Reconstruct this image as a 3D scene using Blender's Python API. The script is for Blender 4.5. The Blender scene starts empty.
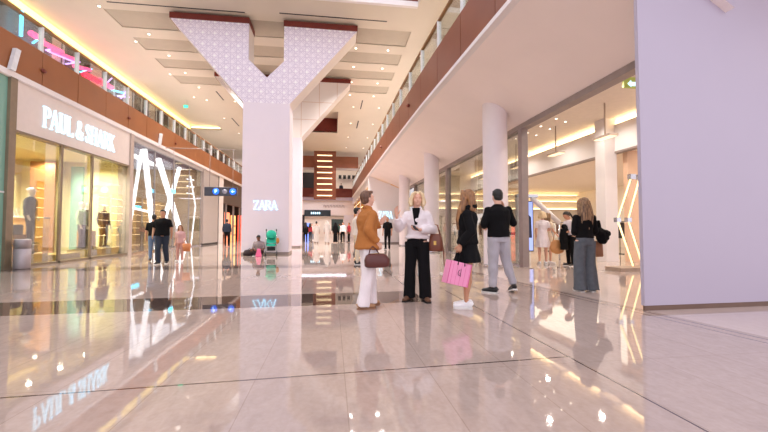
import bpy, bmesh, math, random
from mathutils import Vector, Matrix, noise
random.seed(4)
V = Vector
sc = bpy.context.scene
COL = sc.collection
PI = math.pi

# ------------------------------------------------------------------ camera
H = 1.1; FPX = 370.0
pitch = math.atan(13.5 / FPX); yaw = math.atan(52 / math.hypot(FPX, 13.5))
cam = bpy.data.cameras.new('camera'); camo = bpy.data.objects.new('camera', cam); COL.objects.link(camo)
cam.sensor_width = 36; cam.lens = FPX / 768 * 36; cam.clip_end = 200
camo.location = (0, 0, H); camo.rotation_euler = (PI / 2 + pitch, 0, -yaw)
sc.camera = camo
vs = sc.view_settings
vs.view_transform = 'Standard'; vs.look = 'None'; vs.gamma = 1; vs.use_curve_mapping = False
vs.exposure = 0.04
sc.cycles.use_denoising = True
sc.cycles.max_bounces = 7; sc.cycles.diffuse_bounces = 4; sc.cycles.glossy_bounces = 4
sc.cycles.transparent_max_bounces = 16
sc.cycles.caustics_reflective = False; sc.cycles.caustics_refractive = False
sc.cycles.sample_clamp_indirect = 4.0

# ------------------------------------------------------------------ materials
def lin(c):
    return tuple((x / 255 / 12.92) if x / 255 <= .04045 else ((x / 255 + .055) / 1.055) ** 2.4 for x in c)
MATS = {}
def mat(name, rgb, rough=.6, metal=0, spec=.5, emit=0, ecol=None, var=.06, scale=6, bump=0, bscale=40, coat=0):
    if name in MATS: return MATS[name]
    m = bpy.data.materials.new(name); m.use_nodes = True; nt = m.node_tree; N = nt.nodes; L = nt.links
    b = N['Principled BSDF']; c = lin(rgb)
    b.inputs['Roughness'].default_value = rough; b.inputs['Metallic'].default_value = metal
    b.inputs['Specular IOR Level'].default_value = spec; b.inputs['Coat Weight'].default_value = coat
    tc = N.new('ShaderNodeTexCoord')
    nz = N.new('ShaderNodeTexNoise'); nz.inputs['Scale'].default_value = scale; nz.inputs['Detail'].default_value = 3
    L.new(tc.outputs['Object'], nz.inputs['Vector'])
    rp = N.new('ShaderNodeValToRGB'); L.new(nz.outputs['Fac'], rp.inputs['Fac'])
    rp.color_ramp.elements[0].position = .3; rp.color_ramp.elements[1].position = .7
    rp.color_ramp.elements[0].color = tuple(x * (1 - var) for x in c) + (1,)
    rp.color_ramp.elements[1].color = tuple(min(1, x * (1 + var)) for x in c) + (1,)
    L.new(rp.outputs['Color'], b.inputs['Base Color'])
    if emit:
        b.inputs['Emission Strength'].default_value = emit
        b.inputs['Emission Color'].default_value = lin(ecol or rgb) + (1,)
    if bump:
        n2 = N.new('ShaderNodeTexNoise'); n2.inputs['Scale'].default_value = bscale; L.new(tc.outputs['Object'], n2.inputs['Vector'])
        bp = N.new('ShaderNodeBump'); bp.inputs['Strength'].default_value = bump; bp.inputs['Distance'].default_value = .01
        L.new(n2.outputs['Fac'], bp.inputs['Height']); L.new(bp.outputs['Normal'], b.inputs['Normal'])
    MATS[name] = m
    return m
def glow(name, rgb, s): return mat(name, rgb, emit=s, var=.01)
def hairmat(name, dark, light):
    if name in MATS: return MATS[name]
    m = mat(name, dark, .5, var=.1); nt = m.node_tree; N = nt.nodes; L = nt.links
    w = N.new('ShaderNodeTexNoise'); w.inputs['Scale'].default_value = 1; w.inputs['Detail'].default_value = 4
    mp = N.new('ShaderNodeMapping'); mp.inputs['Scale'].default_value = (60, 60, 5)
    tc = N.new('ShaderNodeTexCoord'); L.new(tc.outputs['Object'], mp.inputs['Vector']); L.new(mp.outputs['Vector'], w.inputs['Vector'])
    rp = N.new('ShaderNodeValToRGB'); rp.color_ramp.elements[0].position = .35; rp.color_ramp.elements[1].position = .65
    rp.color_ramp.elements[0].color = lin(dark) + (1,); rp.color_ramp.elements[1].color = lin(light) + (1,)
    L.new(w.outputs['Fac'], rp.inputs['Fac']); L.new(rp.outputs['Color'], N['Principled BSDF'].inputs['Base Color'])
    return m
def glassmat(name, tint, refl=1.0, rough=0.0):
    m = bpy.data.materials.new(name); m.use_nodes = True; nt = m.node_tree; N = nt.nodes; L = nt.links
    N.remove(N['Principled BSDF']); out = N['Material Output']
    t = N.new('ShaderNodeBsdfTransparent'); t.inputs['Color'].default_value = tint + (1,)
    g = N.new('ShaderNodeBsdfGlossy'); g.inputs['Roughness'].default_value = rough
    f = N.new('ShaderNodeFresnel'); f.inputs['IOR'].default_value = 1.35
    mu = N.new('ShaderNodeMath'); mu.operation = 'MULTIPLY'; mu.inputs[1].default_value = refl
    x = N.new('ShaderNodeMixShader')
    L.new(f.outputs[0], mu.inputs[0]); L.new(mu.outputs[0], x.inputs[0]); L.new(t.outputs[0], x.inputs[1]); L.new(g.outputs[0], x.inputs[2])
    L.new(x.outputs[0], out.inputs['Surface']); MATS[name] = m
    return m

GLASS = glassmat('shop_glass', (.96, .98, .97), .6)
RAILGLASS = glassmat('rail_glass', (.93, .96, .95), .5)
M_wall = mat('white_plaster', (234, 228, 228), .55, var=.015, scale=1.5)
M_soffit = mat('soffit_plaster', (248, 234, 229), .5, var=.02, scale=.8)
M_ceil = mat('ceiling_plaster', (216, 206, 190), .75, var=.02, scale=.6)
M_coffer = mat('coffer_panel', (180, 169, 152), .8, var=.03, scale=3)
M_fasL = mat('bronze_panel', (152, 96, 58), .42, var=.08, scale=1.2)
M_fasR = mat('copper_panel', (134, 78, 54), .4, var=.08, scale=1.2)
M_brown = mat('cherry_board', (112, 38, 28), .5, var=.1, scale=3)
M_seam = mat('dark_seam', (58, 38, 30), .7)
M_taupe = mat('taupe_metal', (140, 124, 104), .4, metal=.2)
M_head = mat('brown_grey_metal', (150, 136, 132), .45)
M_chrome = mat('chrome', (200, 200, 205), .2, metal=1)
M_post = mat('white_metal', (225, 228, 232), .35)
M_black = mat('black_metal', (22, 21, 22), .5)
M_grey = mat('grey_cladding', (176, 168, 166), .5, var=.03)
M_teal = mat('teal_back_painted_glass', (132, 176, 162), .15, var=.05, scale=1)
M_lav = mat('lavender_white_paint', (184, 175, 192), .5, var=.01, scale=1)
M_colw = mat('column_white_paint', (230, 220, 232), .45, var=.012, scale=1)
M_sign = mat('sign_fascia', (226, 214, 208), .6, var=.02)
M_warm = mat('warm_wall', (242, 226, 170), .7, var=.04, scale=2)
M_cream = mat('cream_wall', (240, 228, 214), .7, var=.03)
M_dark = mat('dark_shop', (44, 38, 38), .6)
M_wood = mat('pale_wood', (196, 150, 92), .5, var=.12, scale=5)
M_wood2 = mat('brown_wood', (146, 100, 54), .5, var=.12, scale=5)
M_olive = mat('brass_plinth', (170, 146, 70), .4, var=.06)
L_white = glow('led_white', (255, 250, 255), 3)
L_warm = glow('led_warm', (255, 220, 130), 3.2)
L_warm2 = glow('led_warm_soft', (255, 226, 170), 5)
L_sign = glow('sign_cyan_white', (190, 232, 250), 1.35)
L_cyan = glow('led_cyan', (90, 215, 255), 4)
L_pink = glow('neon_pink', (255, 90, 150), 2.0)
L_violet = glow('neon_violet', (210, 170, 255), 3.0)
L_red = glow('neon_red', (255, 30, 70), 2.5)
L_down = glow('downlight_lamp', (255, 238, 214), 5)
L_bar = glow('stair_light_bar', (255, 236, 190), 1.5)

# ------------------------------------------------------------------ helpers
def link(o): COL.objects.link(o); return o
def struct(o): o['kind'] = 'structure'; return o
def tag(o, label, cat, group=None):
    o['label'] = label; o['category'] = cat
    if group: o['group'] = group
    return o
def empty(name, loc, label, cat, group=None, rz=0):
    o = link(bpy.data.objects.new(name, None)); o.location = loc; o.rotation_euler.z = rz
    return tag(o, label, cat, group)
class MB:
    def __init__(s): s.v = []; s.f = []; s.m = []; s.sm = []
    def add(s, vs_, fs, mi=0, smooth=False):
        n = len(s.v); s.v += [tuple(p) for p in vs_]
        for f in fs: s.f.append(tuple(i + n for i in f)); s.m.append(mi); s.sm.append(smooth)
        return s
    def box(s, a, b, mi=0):
        x0, y0, z0 = a; x1, y1, z1 = b
        if x0 > x1: x0, x1 = x1, x0
        if y0 > y1: y0, y1 = y1, y0
        if z0 > z1: z0, z1 = z1, z0
        return s.add([(x0, y0, z0), (x1, y0, z0), (x1, y1, z0), (x0, y1, z0), (x0, y0, z1), (x1, y0, z1), (x1, y1, z1), (x0, y1, z1)],
                     [(0, 3, 2, 1), (4, 5, 6, 7), (0, 1, 5, 4), (1, 2, 6, 5), (2, 3, 7, 6), (3, 0, 4, 7)], mi)
    def prism(s, pts, axis, t0, t1, mi=0):
        # pts: 2D outline, extruded along axis ('y': pts are (x,z); 'x': (y,z); 'z': (x,y))
        def P(p, t): return {'y': (p[0], t, p[1]), 'x': (t, p[0], p[1]), 'z': (p[0], p[1], t)}[axis]
        n = len(pts); vs_ = [P(p, t0) for p in pts] + [P(p, t1) for p in pts]
        return s.add(vs_, [tuple(range(n))[::-1], tuple(range(n, 2 * n))] + [(i, (i + 1) % n, n + (i + 1) % n, n + i) for i in range(n)], mi)
    def sweep(s, pts, rad, n=10, mi=0, caps=True, up=(0, 0, 1), smooth=True):
        pts = [V(p) for p in pts]
        if not isinstance(rad, (list, tuple)): rad = [rad] * len(pts)
        vs_ = []; prev = None
        for i, p in enumerate(pts):
            d = (pts[min(i + 1, len(pts) - 1)] - pts[max(i - 1, 0)]).normalized()
            if prev is None:
                u = V(up) if abs(d.dot(V(up))) < .95 else V((0, 1, 0))
                a = (u - d * u.dot(d)).normalized()
            else: a = (prev - d * prev.dot(d)).normalized()
            prev = a; b = d.cross(a)
            r = rad[i]; rx, ry = r if isinstance(r, (list, tuple)) else (r, r)
            for k in range(n):
                t = 2 * PI * k / n; vs_.append(p + a * (math.cos(t) * rx) + b * (math.sin(t) * ry))
        fs = [(i * n + k, i * n + (k + 1) % n, (i + 1) * n + (k + 1) % n, (i + 1) * n + k) for i in range(len(pts) - 1) for k in range(n)]
        if caps: fs += [tuple(range(n))[::-1], tuple(range((len(pts) - 1) * n, len(pts) * n))]
        return s.add(vs_, fs, mi, smooth)
    def rings(s, rs, n=24, mi=0, p=2.0, smooth=True):
        # rs: (cx, cy, z, rx, ry) horizontal super-ellipse rings
        vs_ = []
        for cx, cy, z, rx, ry in rs:
            for k in range(n):
                t = 2 * PI * k / n; c, q = math.cos(t), math.sin(t)
                vs_.append((cx + rx * math.copysign(abs(c) ** (2 / p), c), cy + ry * math.copysign(abs(q) ** (2 / p), q), z))
        m = len(rs)
        fs = [(i * n + k, i * n + (k + 1) % n, (i + 1) * n + (k + 1) % n, (i + 1) * n + k) for i in range(m - 1) for k in range(n)]
        fs += [tuple(range(n))[::-1], tuple(range((m - 1) * n, m * n))]
        return s.add(vs_, fs, mi, smooth)
    def ball(s, c, r, n=12, m=8, mi=0, M=None):
        r = r if isinstance(r, (list, tuple)) else (r, r, r)
        vs_ = [V((0, 0, r[2]))]
        for j in range(1, m):
            a = PI * j / m
            for k in range(n):
                t = 2 * PI * k / n; vs_.append(V((r[0] * math.sin(a) * math.cos(t), r[1] * math.sin(a) * math.sin(t), r[2] * math.cos(a))))
        vs_.append(V((0, 0, -r[2])))
        if M is not None: vs_ = [M @ v for v in vs_]
        vs_ = [v + V(c) for v in vs_]
        fs = [(0, 1 + k, 1 + (k + 1) % n) for k in range(n)]
        for j in range(m - 2):
            o = 1 + j * n; fs += [(o + k, o + n + k, o + n + (k + 1) % n, o + (k + 1) % n) for k in range(n)]
        o = 1 + (m - 2) * n; fs += [(o + k, len(vs_) - 1, o + (k + 1) % n) for k in range(n)]
        return s.add(vs_, fs, mi, True)
    def cone(s, p0, p1, r0, r1, n=12):
        p0, p1 = V(p0), V(p1)
        s.ball(p0, r0, n, 8); s.ball(p1, r1, n, 8)
        return s.sweep([p0, p1], [r0, r1], n)
    def mesh(s, name='m', mats=()):
        me = bpy.data.meshes.new(name); me.from_pydata(s.v, [], s.f); me.update()
        for p, mi, sm in zip(me.polygons, s.m, s.sm): p.material_index = mi; p.use_smooth = sm
        for m in mats: me.materials.append(m)
        return me
    def fixed(s):
        me = s.mesh(); bm = bmesh.new(); bm.from_mesh(me); bmesh.ops.recalc_face_normals(bm, faces=bm.faces); bm.to_mesh(me); bm.free(); return me
    def build(s, name, mats, parent=None, loc=None, bevel=0):
        if not isinstance(mats, (list, tuple)): mats = [mats]
        me = s.mesh(name, mats)
        bm = bmesh.new(); bm.from_mesh(me)
        bmesh.ops.recalc_face_normals(bm, faces=bm.faces); bm.to_mesh(me); bm.free()
        o = link(bpy.data.objects.new(name, me))
        if parent: o.parent = parent
        if loc: o.location = loc
        if bevel:
            b = o.modifiers.new('b', 'BEVEL'); b.width = bevel; b.segments = 2; b.limit_method = 'ANGLE'
        return o
def B(name, a, b, m, parent=None, st=False, bevel=0):
    o = MB().box(a, b).build(name, m, parent, bevel=bevel)
    return struct(o) if st else o

def remeshed(mb, voxel, smooth=4, fold=None):
    o = link(bpy.data.objects.new('tmp', mb.fixed()))
    r = o.modifiers.new('r', 'REMESH'); r.mode = 'VOXEL'; r.voxel_size = voxel; r.use_smooth_shade = True
    s = o.modifiers.new('s', 'SMOOTH'); s.factor = .5; s.iterations = smooth
    bpy.context.view_layer.update()
    dg = bpy.context.evaluated_depsgraph_get()
    me = bpy.data.meshes.new_from_object(o.evaluated_get(dg))
    old = o.data; bpy.data.objects.remove(o); bpy.data.meshes.remove(old)
    if fold:
        amp, fx, fz = fold; n = [v.normal.copy() for v in me.vertices]
        for v, nn in zip(me.vertices, n):
            c = v.co
            k = noise.noise(V((c.x * fx, c.y * fx, c.z * fz))) + .5 * noise.noise(V((c.x * fx * 2.1 + 7, c.y * fx * 2.1, c.z * fz * 2.1)))
            v.co = c + nn * (amp * k)
    me.polygons.foreach_set('use_smooth', [True] * len(me.polygons)); me.update()
    return me

# ------------------------------------------------------------------ lettering (serif strokes)
def arc(cx, cy, rx, ry, a0, a1, n=10):
    return [(cx + rx * math.cos(math.radians(a0 + (a1 - a0) * i / n)), cy + ry * math.sin(math.radians(a0 + (a1 - a0) * i / n))) for i in range(n + 1)]
TK, TN = .105, .04
def S_(p, q, w): return ([p, q], [w, w])
def sf(x, y, w=.3): return ([(x - w / 2, y), (x + w / 2, y)], [.035, .035])
def vw(pts, lo=TN, hi=TK):
    # width by direction: vertical travel is thick
    ws = []
    for i in range(len(pts)):
        a = pts[max(i - 1, 0)]; b = pts[min(i + 1, len(pts) - 1)]
        d = math.hypot(b[0] - a[0], b[1] - a[1]) or 1
        ws.append(lo + (hi - lo) * abs(b[1] - a[1]) / d)
    return (pts, ws)
bowl = [(.2, .97)] + arc(.42, .74, .24, .23, 90, -90) + [(.2, .51)]
GL = {
 'P': (.72, [S_((.2, 0), (.2, 1), TK), vw(bowl), sf(.2, .025), sf(.14, .975, .2)]),
 'R': (.86, [S_((.2, 0), (.2, 1), TK), vw(bowl), sf(.2, .025), sf(.14, .975, .2), S_((.4, .5), (.78, .02), TK), sf(.8, .025, .16)]),
 'A': (.92, [S_((.14, 0), (.46, 1), TN), S_((.44, 1), (.78, 0), TK), S_((.24, .33), (.66, .33), TN), sf(.14, .025, .26), sf(.78, .025, .3)]),
 'U': (.9, [vw([(.2, 1), (.2, .3)] + arc(.45, .28, .25, .25, 180, 360) + [(.7, 1)], TN, .13), sf(.2, .975), sf(.7, .975, .24)]),
 'L': (.74, [S_((.2, 0), (.2, 1), TK), sf(.2, .975), S_((.1, .03), (.66, .03), TN), S_((.65, 0), (.65, .22), TN)]),
 'S': (.66, [vw([(.52, .78)] + arc(.32, .75, .19, .22, 20, 200, 8) + [(.3, .56), (.42, .44)] + arc(.32, .25, .22, .22, 30, -190, 10)), S_((.53, .7), (.53, .95), .04), S_((.1, .05), (.1, .3), .04)]),
 'H': (.95, [S_((.2, 0), (.2, 1), TK), S_((.74, 0), (.74, 1), TK), S_((.2, .5), (.74, .5), TN), sf(.2, .025), sf(.2, .975), sf(.74, .025), sf(.74, .975)]),
 'K': (.9, [S_((.2, 0), (.2, 1), TK), S_((.28, .45), (.7, .98), TN), S_((.38, .56), (.78, .02), TK), sf(.2, .025), sf(.2, .975), sf(.7, .975, .24), sf(.8, .025, .24)]),
 '&': (.8, [vw([(.74, .42), (.6, .2)] + arc(.34, .22, .24, .2, -20, -200, 9) + [(.3, .55), (.46, .7)] + arc(.36, .8, .13, .17, -20, 200, 8) + [(.3, .62), (.74, .03)], .05, .12)]),
 'Z': (.8, [S_((.1, .97), (.72, .97), TN), S_((.1, .03), (.74, .03), TN), S_((.64, .96), (.16, .04), TK), S_((.12, .97), (.12, .78), .05), S_((.72, .03), (.72, .24), .05)]),
 ' ': (.35, []),
}
def lettering(name, text, origin, right, up, height, length, depth, m, kern=1.0):
    right = V(right).normalized(); up = V(up).normalized(); nrm = right.cross(up)
    tot = sum(GL[c][0] * kern for c in text); sx = length / tot; mb = MB(); x = 0
    for c in text:
        w, strokes = GL[c]
        for pts, ws in strokes:
            L_, R_ = [], []
            for i, p in enumerate(pts):
                a = pts[max(i - 1, 0)]; b = pts[min(i + 1, len(pts) - 1)]
                dx, dy = (b[0] - a[0]), (b[1] - a[1]); d = math.hypot(dx, dy) or 1
                nx, ny = -dy / d, dx / d
                L_.append((p[0] + nx * ws[i] / 2, p[1] + ny * ws[i] / 2)); R_.append((p[0] - nx * ws[i] / 2, p[1] - ny * ws[i] / 2))
            n = len(pts)
            P = lambda q, t: V(origin) + right * ((x + q[0]) * sx) + up * (q[1] * height) + nrm * t
            vs_ = [P(q, depth) for q in L_ + R_] + [P(q, 0) for q in L_ + R_]
            fs = []
            for i in range(n - 1):
                fs.append((i, i + 1, n + i + 1, n + i))
                fs.append((2 * n + i, 3 * n + i, 3 * n + i + 1, 2 * n + i + 1))
                fs.append((i, 2 * n + i, 2 * n + i + 1, i + 1)); fs.append((n + i, n + i + 1, 3 * n + i + 1, 3 * n + i))
            fs += [(0, n, 3 * n, 2 * n), (n - 1, 3 * n - 1, 4 * n - 1, 2 * n - 1)]
            mb.add(vs_, fs)
        x += w * kern
    return mb.build(name, m)
# ------------------------------------------------------------------ floor
def floor_material():
    m = bpy.data.materials.new('polished_stone_floor'); m.use_nodes = True; nt = m.node_tree; N = nt.nodes; L = nt.links
    b = N['Principled BSDF']
    tc = N.new('ShaderNodeTexCoord'); sx = N.new('ShaderNodeSeparateXYZ'); L.new(tc.outputs['Object'], sx.inputs[0])
    X, Y = sx.outputs[0], sx.outputs[1]
    def mth(op, a, b_=None, c=None):
        n = N.new('ShaderNodeMath'); n.operation = op
        for i, q in enumerate((a, b_, c)):
            if q is None: continue
            if isinstance(q, (int, float)): n.inputs[i].default_value = q
            else: L.new(q, n.inputs[i])
        return n.outputs[0]
    def mix(f, a, c):
        n = N.new('ShaderNodeMix'); n.data_type = 'RGBA'
        if isinstance(f, float): n.inputs['Factor'].default_value = f
        else: L.new(f, n.inputs['Factor'])
        for s, q in (('A', a), ('B', c)):
            i = [k for k in n.inputs if k.name == s and k.type == 'RGBA'][0]
            if isinstance(q, tuple): i.default_value = q + (1,)
            else: L.new(q, i)
        return [k for k in n.outputs if k.type == 'RGBA'][0]
    def line(e, c, w): return mth('LESS_THAN', mth('ABSOLUTE', mth('SUBTRACT', e, c)), w)
    def rng(e, a, c): return mth('MULTIPLY', mth('GREATER_THAN', e, a), mth('LESS_THAN', e, c))
    mp = N.new('ShaderNodeMapping'); mp.inputs['Scale'].default_value = (5, 2.2, 1); L.new(tc.outputs['Object'], mp.inputs['Vector'])
    n1 = N.new('ShaderNodeTexNoise'); n1.inputs['Scale'].default_value = 2.2; n1.inputs['Detail'].default_value = 6; n1.inputs['Distortion'].default_value = 1.2
    L.new(mp.outputs[0], n1.inputs['Vector'])
    n2 = N.new('ShaderNodeTexNoise'); n2.inputs['Scale'].default_value = 30; n2.inputs['Detail'].default_value = 4
    L.new(tc.outputs['Object'], n2.inputs['Vector'])
    # per-tile tint
    br = N.new('ShaderNodeTexWhiteNoise'); cb = N.new('ShaderNodeCombineXYZ')
    L.new(mth('FLOOR', mth('DIVIDE', mth('SUBTRACT', X, .1), .65)), cb.inputs[0]); L.new(mth('FLOOR', mth('DIVIDE', Y, 1.3)), cb.inputs[1])
    L.new(cb.outputs[0], br.inputs['Vector'])
    base = mix(mth('MULTIPLY', n1.outputs['Fac'], 1.0), lin((152, 132, 122)), lin((194, 174, 164)))
    base = mix(mth('MULTIPLY', n2.outputs['Fac'], .35), base, lin((220, 206, 198)))
    base = mix(mth('MULTIPLY', br.outputs['Value'], .22), base, lin((166, 146, 138)))
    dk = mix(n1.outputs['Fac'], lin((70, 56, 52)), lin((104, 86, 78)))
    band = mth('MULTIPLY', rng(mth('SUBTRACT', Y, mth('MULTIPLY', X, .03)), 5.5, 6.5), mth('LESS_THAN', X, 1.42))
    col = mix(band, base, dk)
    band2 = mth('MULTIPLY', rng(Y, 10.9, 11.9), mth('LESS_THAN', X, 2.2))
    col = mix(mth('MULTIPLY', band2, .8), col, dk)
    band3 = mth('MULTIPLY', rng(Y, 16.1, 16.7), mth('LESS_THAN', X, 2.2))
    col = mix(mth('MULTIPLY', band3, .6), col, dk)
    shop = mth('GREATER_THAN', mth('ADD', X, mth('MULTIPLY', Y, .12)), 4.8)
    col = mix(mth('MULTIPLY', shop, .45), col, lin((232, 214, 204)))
    # seams
    fx = mth('ABSOLUTE', mth('SUBTRACT', mth('FRACT', mth('DIVIDE', mth('SUBTRACT', X, .1), .65)), .5))
    s1 = mth('MULTIPLY', mth('GREATER_THAN', fx, .4945), mth('LESS_THAN', X, 3.9))
    fy = mth('ABSOLUTE', mth('SUBTRACT', mth('FRACT', mth('DIVIDE', mth('SUBTRACT', Y, .25), 1.3)), .5))
    s2 = mth('GREATER_THAN', fy, .4975)
    col = mix(mth('MULTIPLY', mth('MAXIMUM', s1, s2), .35), col, lin((120, 96, 86)))
    dark = line(mth('SUBTRACT', Y, mth('MULTIPLY', X, .05)), 2.89, .010)
    dark = mth('MULTIPLY', dark, mth('LESS_THAN', X, 2.05))
    d2 = mth('MULTIPLY', line(X, 2.03, .008), mth('LESS_THAN', Y, 6.5))
    e = mth('ADD', X, mth('MULTIPLY', Y, .12))
    d3 = line(e, 4.70, .012); d4 = line(e, 4.55, .010)
    d5 = mth('MULTIPLY', line(X, 1.42, .012), rng(Y, 5.5, 12.0))
    for q in (d2, d3, d4, d5): dark = mth('MAXIMUM', dark, q)
    col = mix(mth('MULTIPLY', dark, .9), col, lin((70, 52, 46)))
    L.new(col, b.inputs['Base Color'])
    b.inputs['Roughness'].default_value = .07; b.inputs['IOR'].default_value = 1.85
    rr = mth('ADD', mth('MULTIPLY', n2.outputs['Fac'], .035), .015); L.new(rr, b.inputs['Roughness'])
    bp = N.new('ShaderNodeBump'); bp.inputs['Strength'].default_value = .025; bp.inputs['Distance'].default_value = .02
    n3 = N.new('ShaderNodeTexNoise'); n3.inputs['Scale'].default_value = 3; n3.inputs['Detail'].default_value = 2; L.new(tc.outputs['Object'], n3.inputs['Vector'])
    L.new(n3.outputs['Fac'], bp.inputs['Height']); L.new(bp.outputs['Normal'], b.inputs['Normal'])
    return m
B('floor', (-16, -5, -.2), (19, 60, 0), floor_material(), st=True)

# ------------------------------------------------------------------ ceiling with recesses
ZC = 10.65
def ceiling():
    X0, X1, Y0, Y1 = -14, 12, 15.3, 52
    holes = [(-9.85, 3.75, 17.2, 18.7, .035, 1), (-9.85, 3.75, 19.6, 20.9, .035, 1), (-9.85, 3.75, 21.9, 23.1, .035, 1), (-9.85, 3.75, 24.2, 25.5, .035, 1),
             (-13.4, -10.5, 15.3, 37, .32, 0), (4.5, 7.4, 15.3, 37, .32, 0), (-6.4, .45, 30, 36.6, 1.45, 2)]
    xs = sorted({X0, X1} | {h[0] for h in holes} | {h[1] for h in holes}); ys = sorted({Y0, Y1} | {h[2] for h in holes} | {h[3] for h in holes})
    mb = MB()
    for i in range(len(xs) - 1):
        for j in range(len(ys) - 1):
            cx, cy = (xs[i] + xs[i + 1]) / 2, (ys[j] + ys[j + 1]) / 2
            if any(h[0] < cx < h[1] and h[2] < cy < h[3] for h in holes): continue
            mb.box((xs[i], ys[j], ZC), (xs[i + 1], ys[j + 1], ZC + .12), 0)
    for x0, x1, y0, y1, d, mi in holes:
        mb.box((x0, y0, ZC + d), (x1, y1, ZC + d + .1), mi if mi < 2 else 0)
        t = .06; sm = 2 if mi == 2 else 0
        mb.box((x0 - t, y0 - t, ZC + .02), (x0, y1 + t, ZC + d + .08), sm); mb.box((x1, y0 - t, ZC + .02), (x1 + t, y1 + t, ZC + d + .08), sm)
        if y0 > 15.4: mb.box((x0, y0 - t, ZC + .02), (x1, y0, ZC + d + .08), sm)
        mb.box((x0, y1, ZC + .02), (x1, y1 + t, ZC + d + .08), sm)
    return struct(mb.build('ceiling', [M_ceil, M_coffer, M_brown]))
ceiling()
# skylight kerb at the front edge of the ceiling, and the ceilings over the two galleries in front of it
B('trim_1', (-8.9, 15.18, ZC - .02), (-.75, 15.3, 12.4), M_wall, st=True)
B('trim_2', (-.75, 15.16, ZC + .2), (3.6, 15.3, 12.4), M_brown, st=True)
B('trim_3', (-.75, 15.14, ZC - .02), (3.6, 15.3, ZC + .2), M_wall, st=True)
B('ceiling_left_gallery', (-14, 2, ZC + .3), (-10.5, 15.3, ZC + .4), M_ceil, st=True)
B('ceiling_left_edge', (-10.5, 2, ZC), (-9.2, 15.3, ZC + .4), M_ceil, st=True)
B('ceiling_right_gallery', (4.5, 2, ZC + .3), (8, 15.3, ZC + .4), M_ceil, st=True)
B('ceiling_right_edge', (3.6, 2, ZC), (4.5, 15.3, ZC + .4), M_ceil, st=True)
for nm, a, b, side in (('left', -13.38, -13.2, 'left'), ('right', 7.2, 7.38, 'right')):
    o = B('cove_light_strip', (a, 2.2, ZC - .02), (a + .06 if side == 'left' else b, 36.9, ZC + .26), L_warm) if side == 'left' else B('cove_light_strip', (b - .06, 2.2, ZC - .02), (b, 36.9, ZC + .26), L_warm)
    tag(o, 'long warm yellow cove light strip along the %s edge of the atrium ceiling' % side, 'light strip')
o = B('cove_light_strip', (-13.2, 36.85, ZC + .1), (-10.6, 36.97, ZC + .18), L_warm2); tag(o, 'short warm cove light across the far end of the left ceiling recess', 'light strip')
# slot diffusers
for k, (a, b, lab) in enumerate((((-9.4, 16.62), (-3.85, 16.68), 'long dark air slot in the ceiling left of the white patterned column'),
                              ((-2.35, 16.45), (2.45, 16.51), 'long dark air slot in the ceiling right of the white patterned column'),
                              ((-8.02, 26.6), (-7.94, 28.4), 'short dark air slot in the left ceiling beyond the recessed panels'),
                              ((-8.6, 32.9), (-8.5, 35.4), 'short dark air slot in the left ceiling far down the hall'),
                              ((2.15, 27), (2.23, 29), 'short dark air slot in the right ceiling beyond the recessed panels'),
                              ((2.2, 32.2), (2.3, 34.6), 'short dark air slot in the right ceiling far down the hall'))):
    o = B('ceiling_air_slot', (a[0], a[1], ZC - .012), (b[0], b[1], ZC + .01), M_black); tag(o, lab, 'air vent')

# downlights (lamp disc + ring), with the real spot lamp of each
dl0 = None
def downlight(x, y, z, label, group, power=0, r=.055, col=(1, .95, .9)):
    global dl0
    if dl0 is None:
        dl0 = (MB().sweep([(0, 0, 0), (0, 0, .03)], .09, 16).build('lamp', L_down), MB().sweep([(0, 0, .012), (0, 0, .035)], .115, 16).build('ring', M_post))
        src = dl0
    e = empty('downlight', (x, y, z - .035), label, 'ceiling light', group)
    for s_ in dl0:
        c = s_ if s_.parent is None and s_.users_collection and not s_.get('used') else link(s_.copy())
        if c is s_: s_['used'] = 1
        elif 'used' in c: del c['used']
        c.parent = e
        c.scale = (r / .09, r / .09, 1)
    if power:
        l = bpy.data.lights.new('spot', 'SPOT'); l.energy = power; l.color = col; l.spot_size = 2.3; l.spot_blend = .8; l.shadow_soft_size = .12
        lo = link(bpy.data.objects.new('spot', l)); lo.location = (x, y, z - .08)
PW = 1150
for y in (19.15, 21.4, 23.65, 26.0):
    for x in (-8.9, -5.4, 1.2, 2.9):
        downlight(x, y, ZC, 'small round downlight in a beam between the recessed ceiling panels', 'downlights between the ceiling recesses', PW * .7)
for y in (28.5, 33, 38, 43):
    for x in (-9.2, -7.2, 1.6, 3.6):
        downlight(x, y, ZC, 'small round downlight in the plain ceiling far down the hall', 'downlights far down the hall', PW * .8)
for y in (8, 11, 14, 17, 20, 24, 28):
    downlight(-9.9, y, ZC, 'small round downlight along the edge of the left gallery ceiling', 'downlights along the left gallery ceiling', PW * .35)
for o in list(bpy.data.objects):
    if 'used' in o: del o['used']

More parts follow.
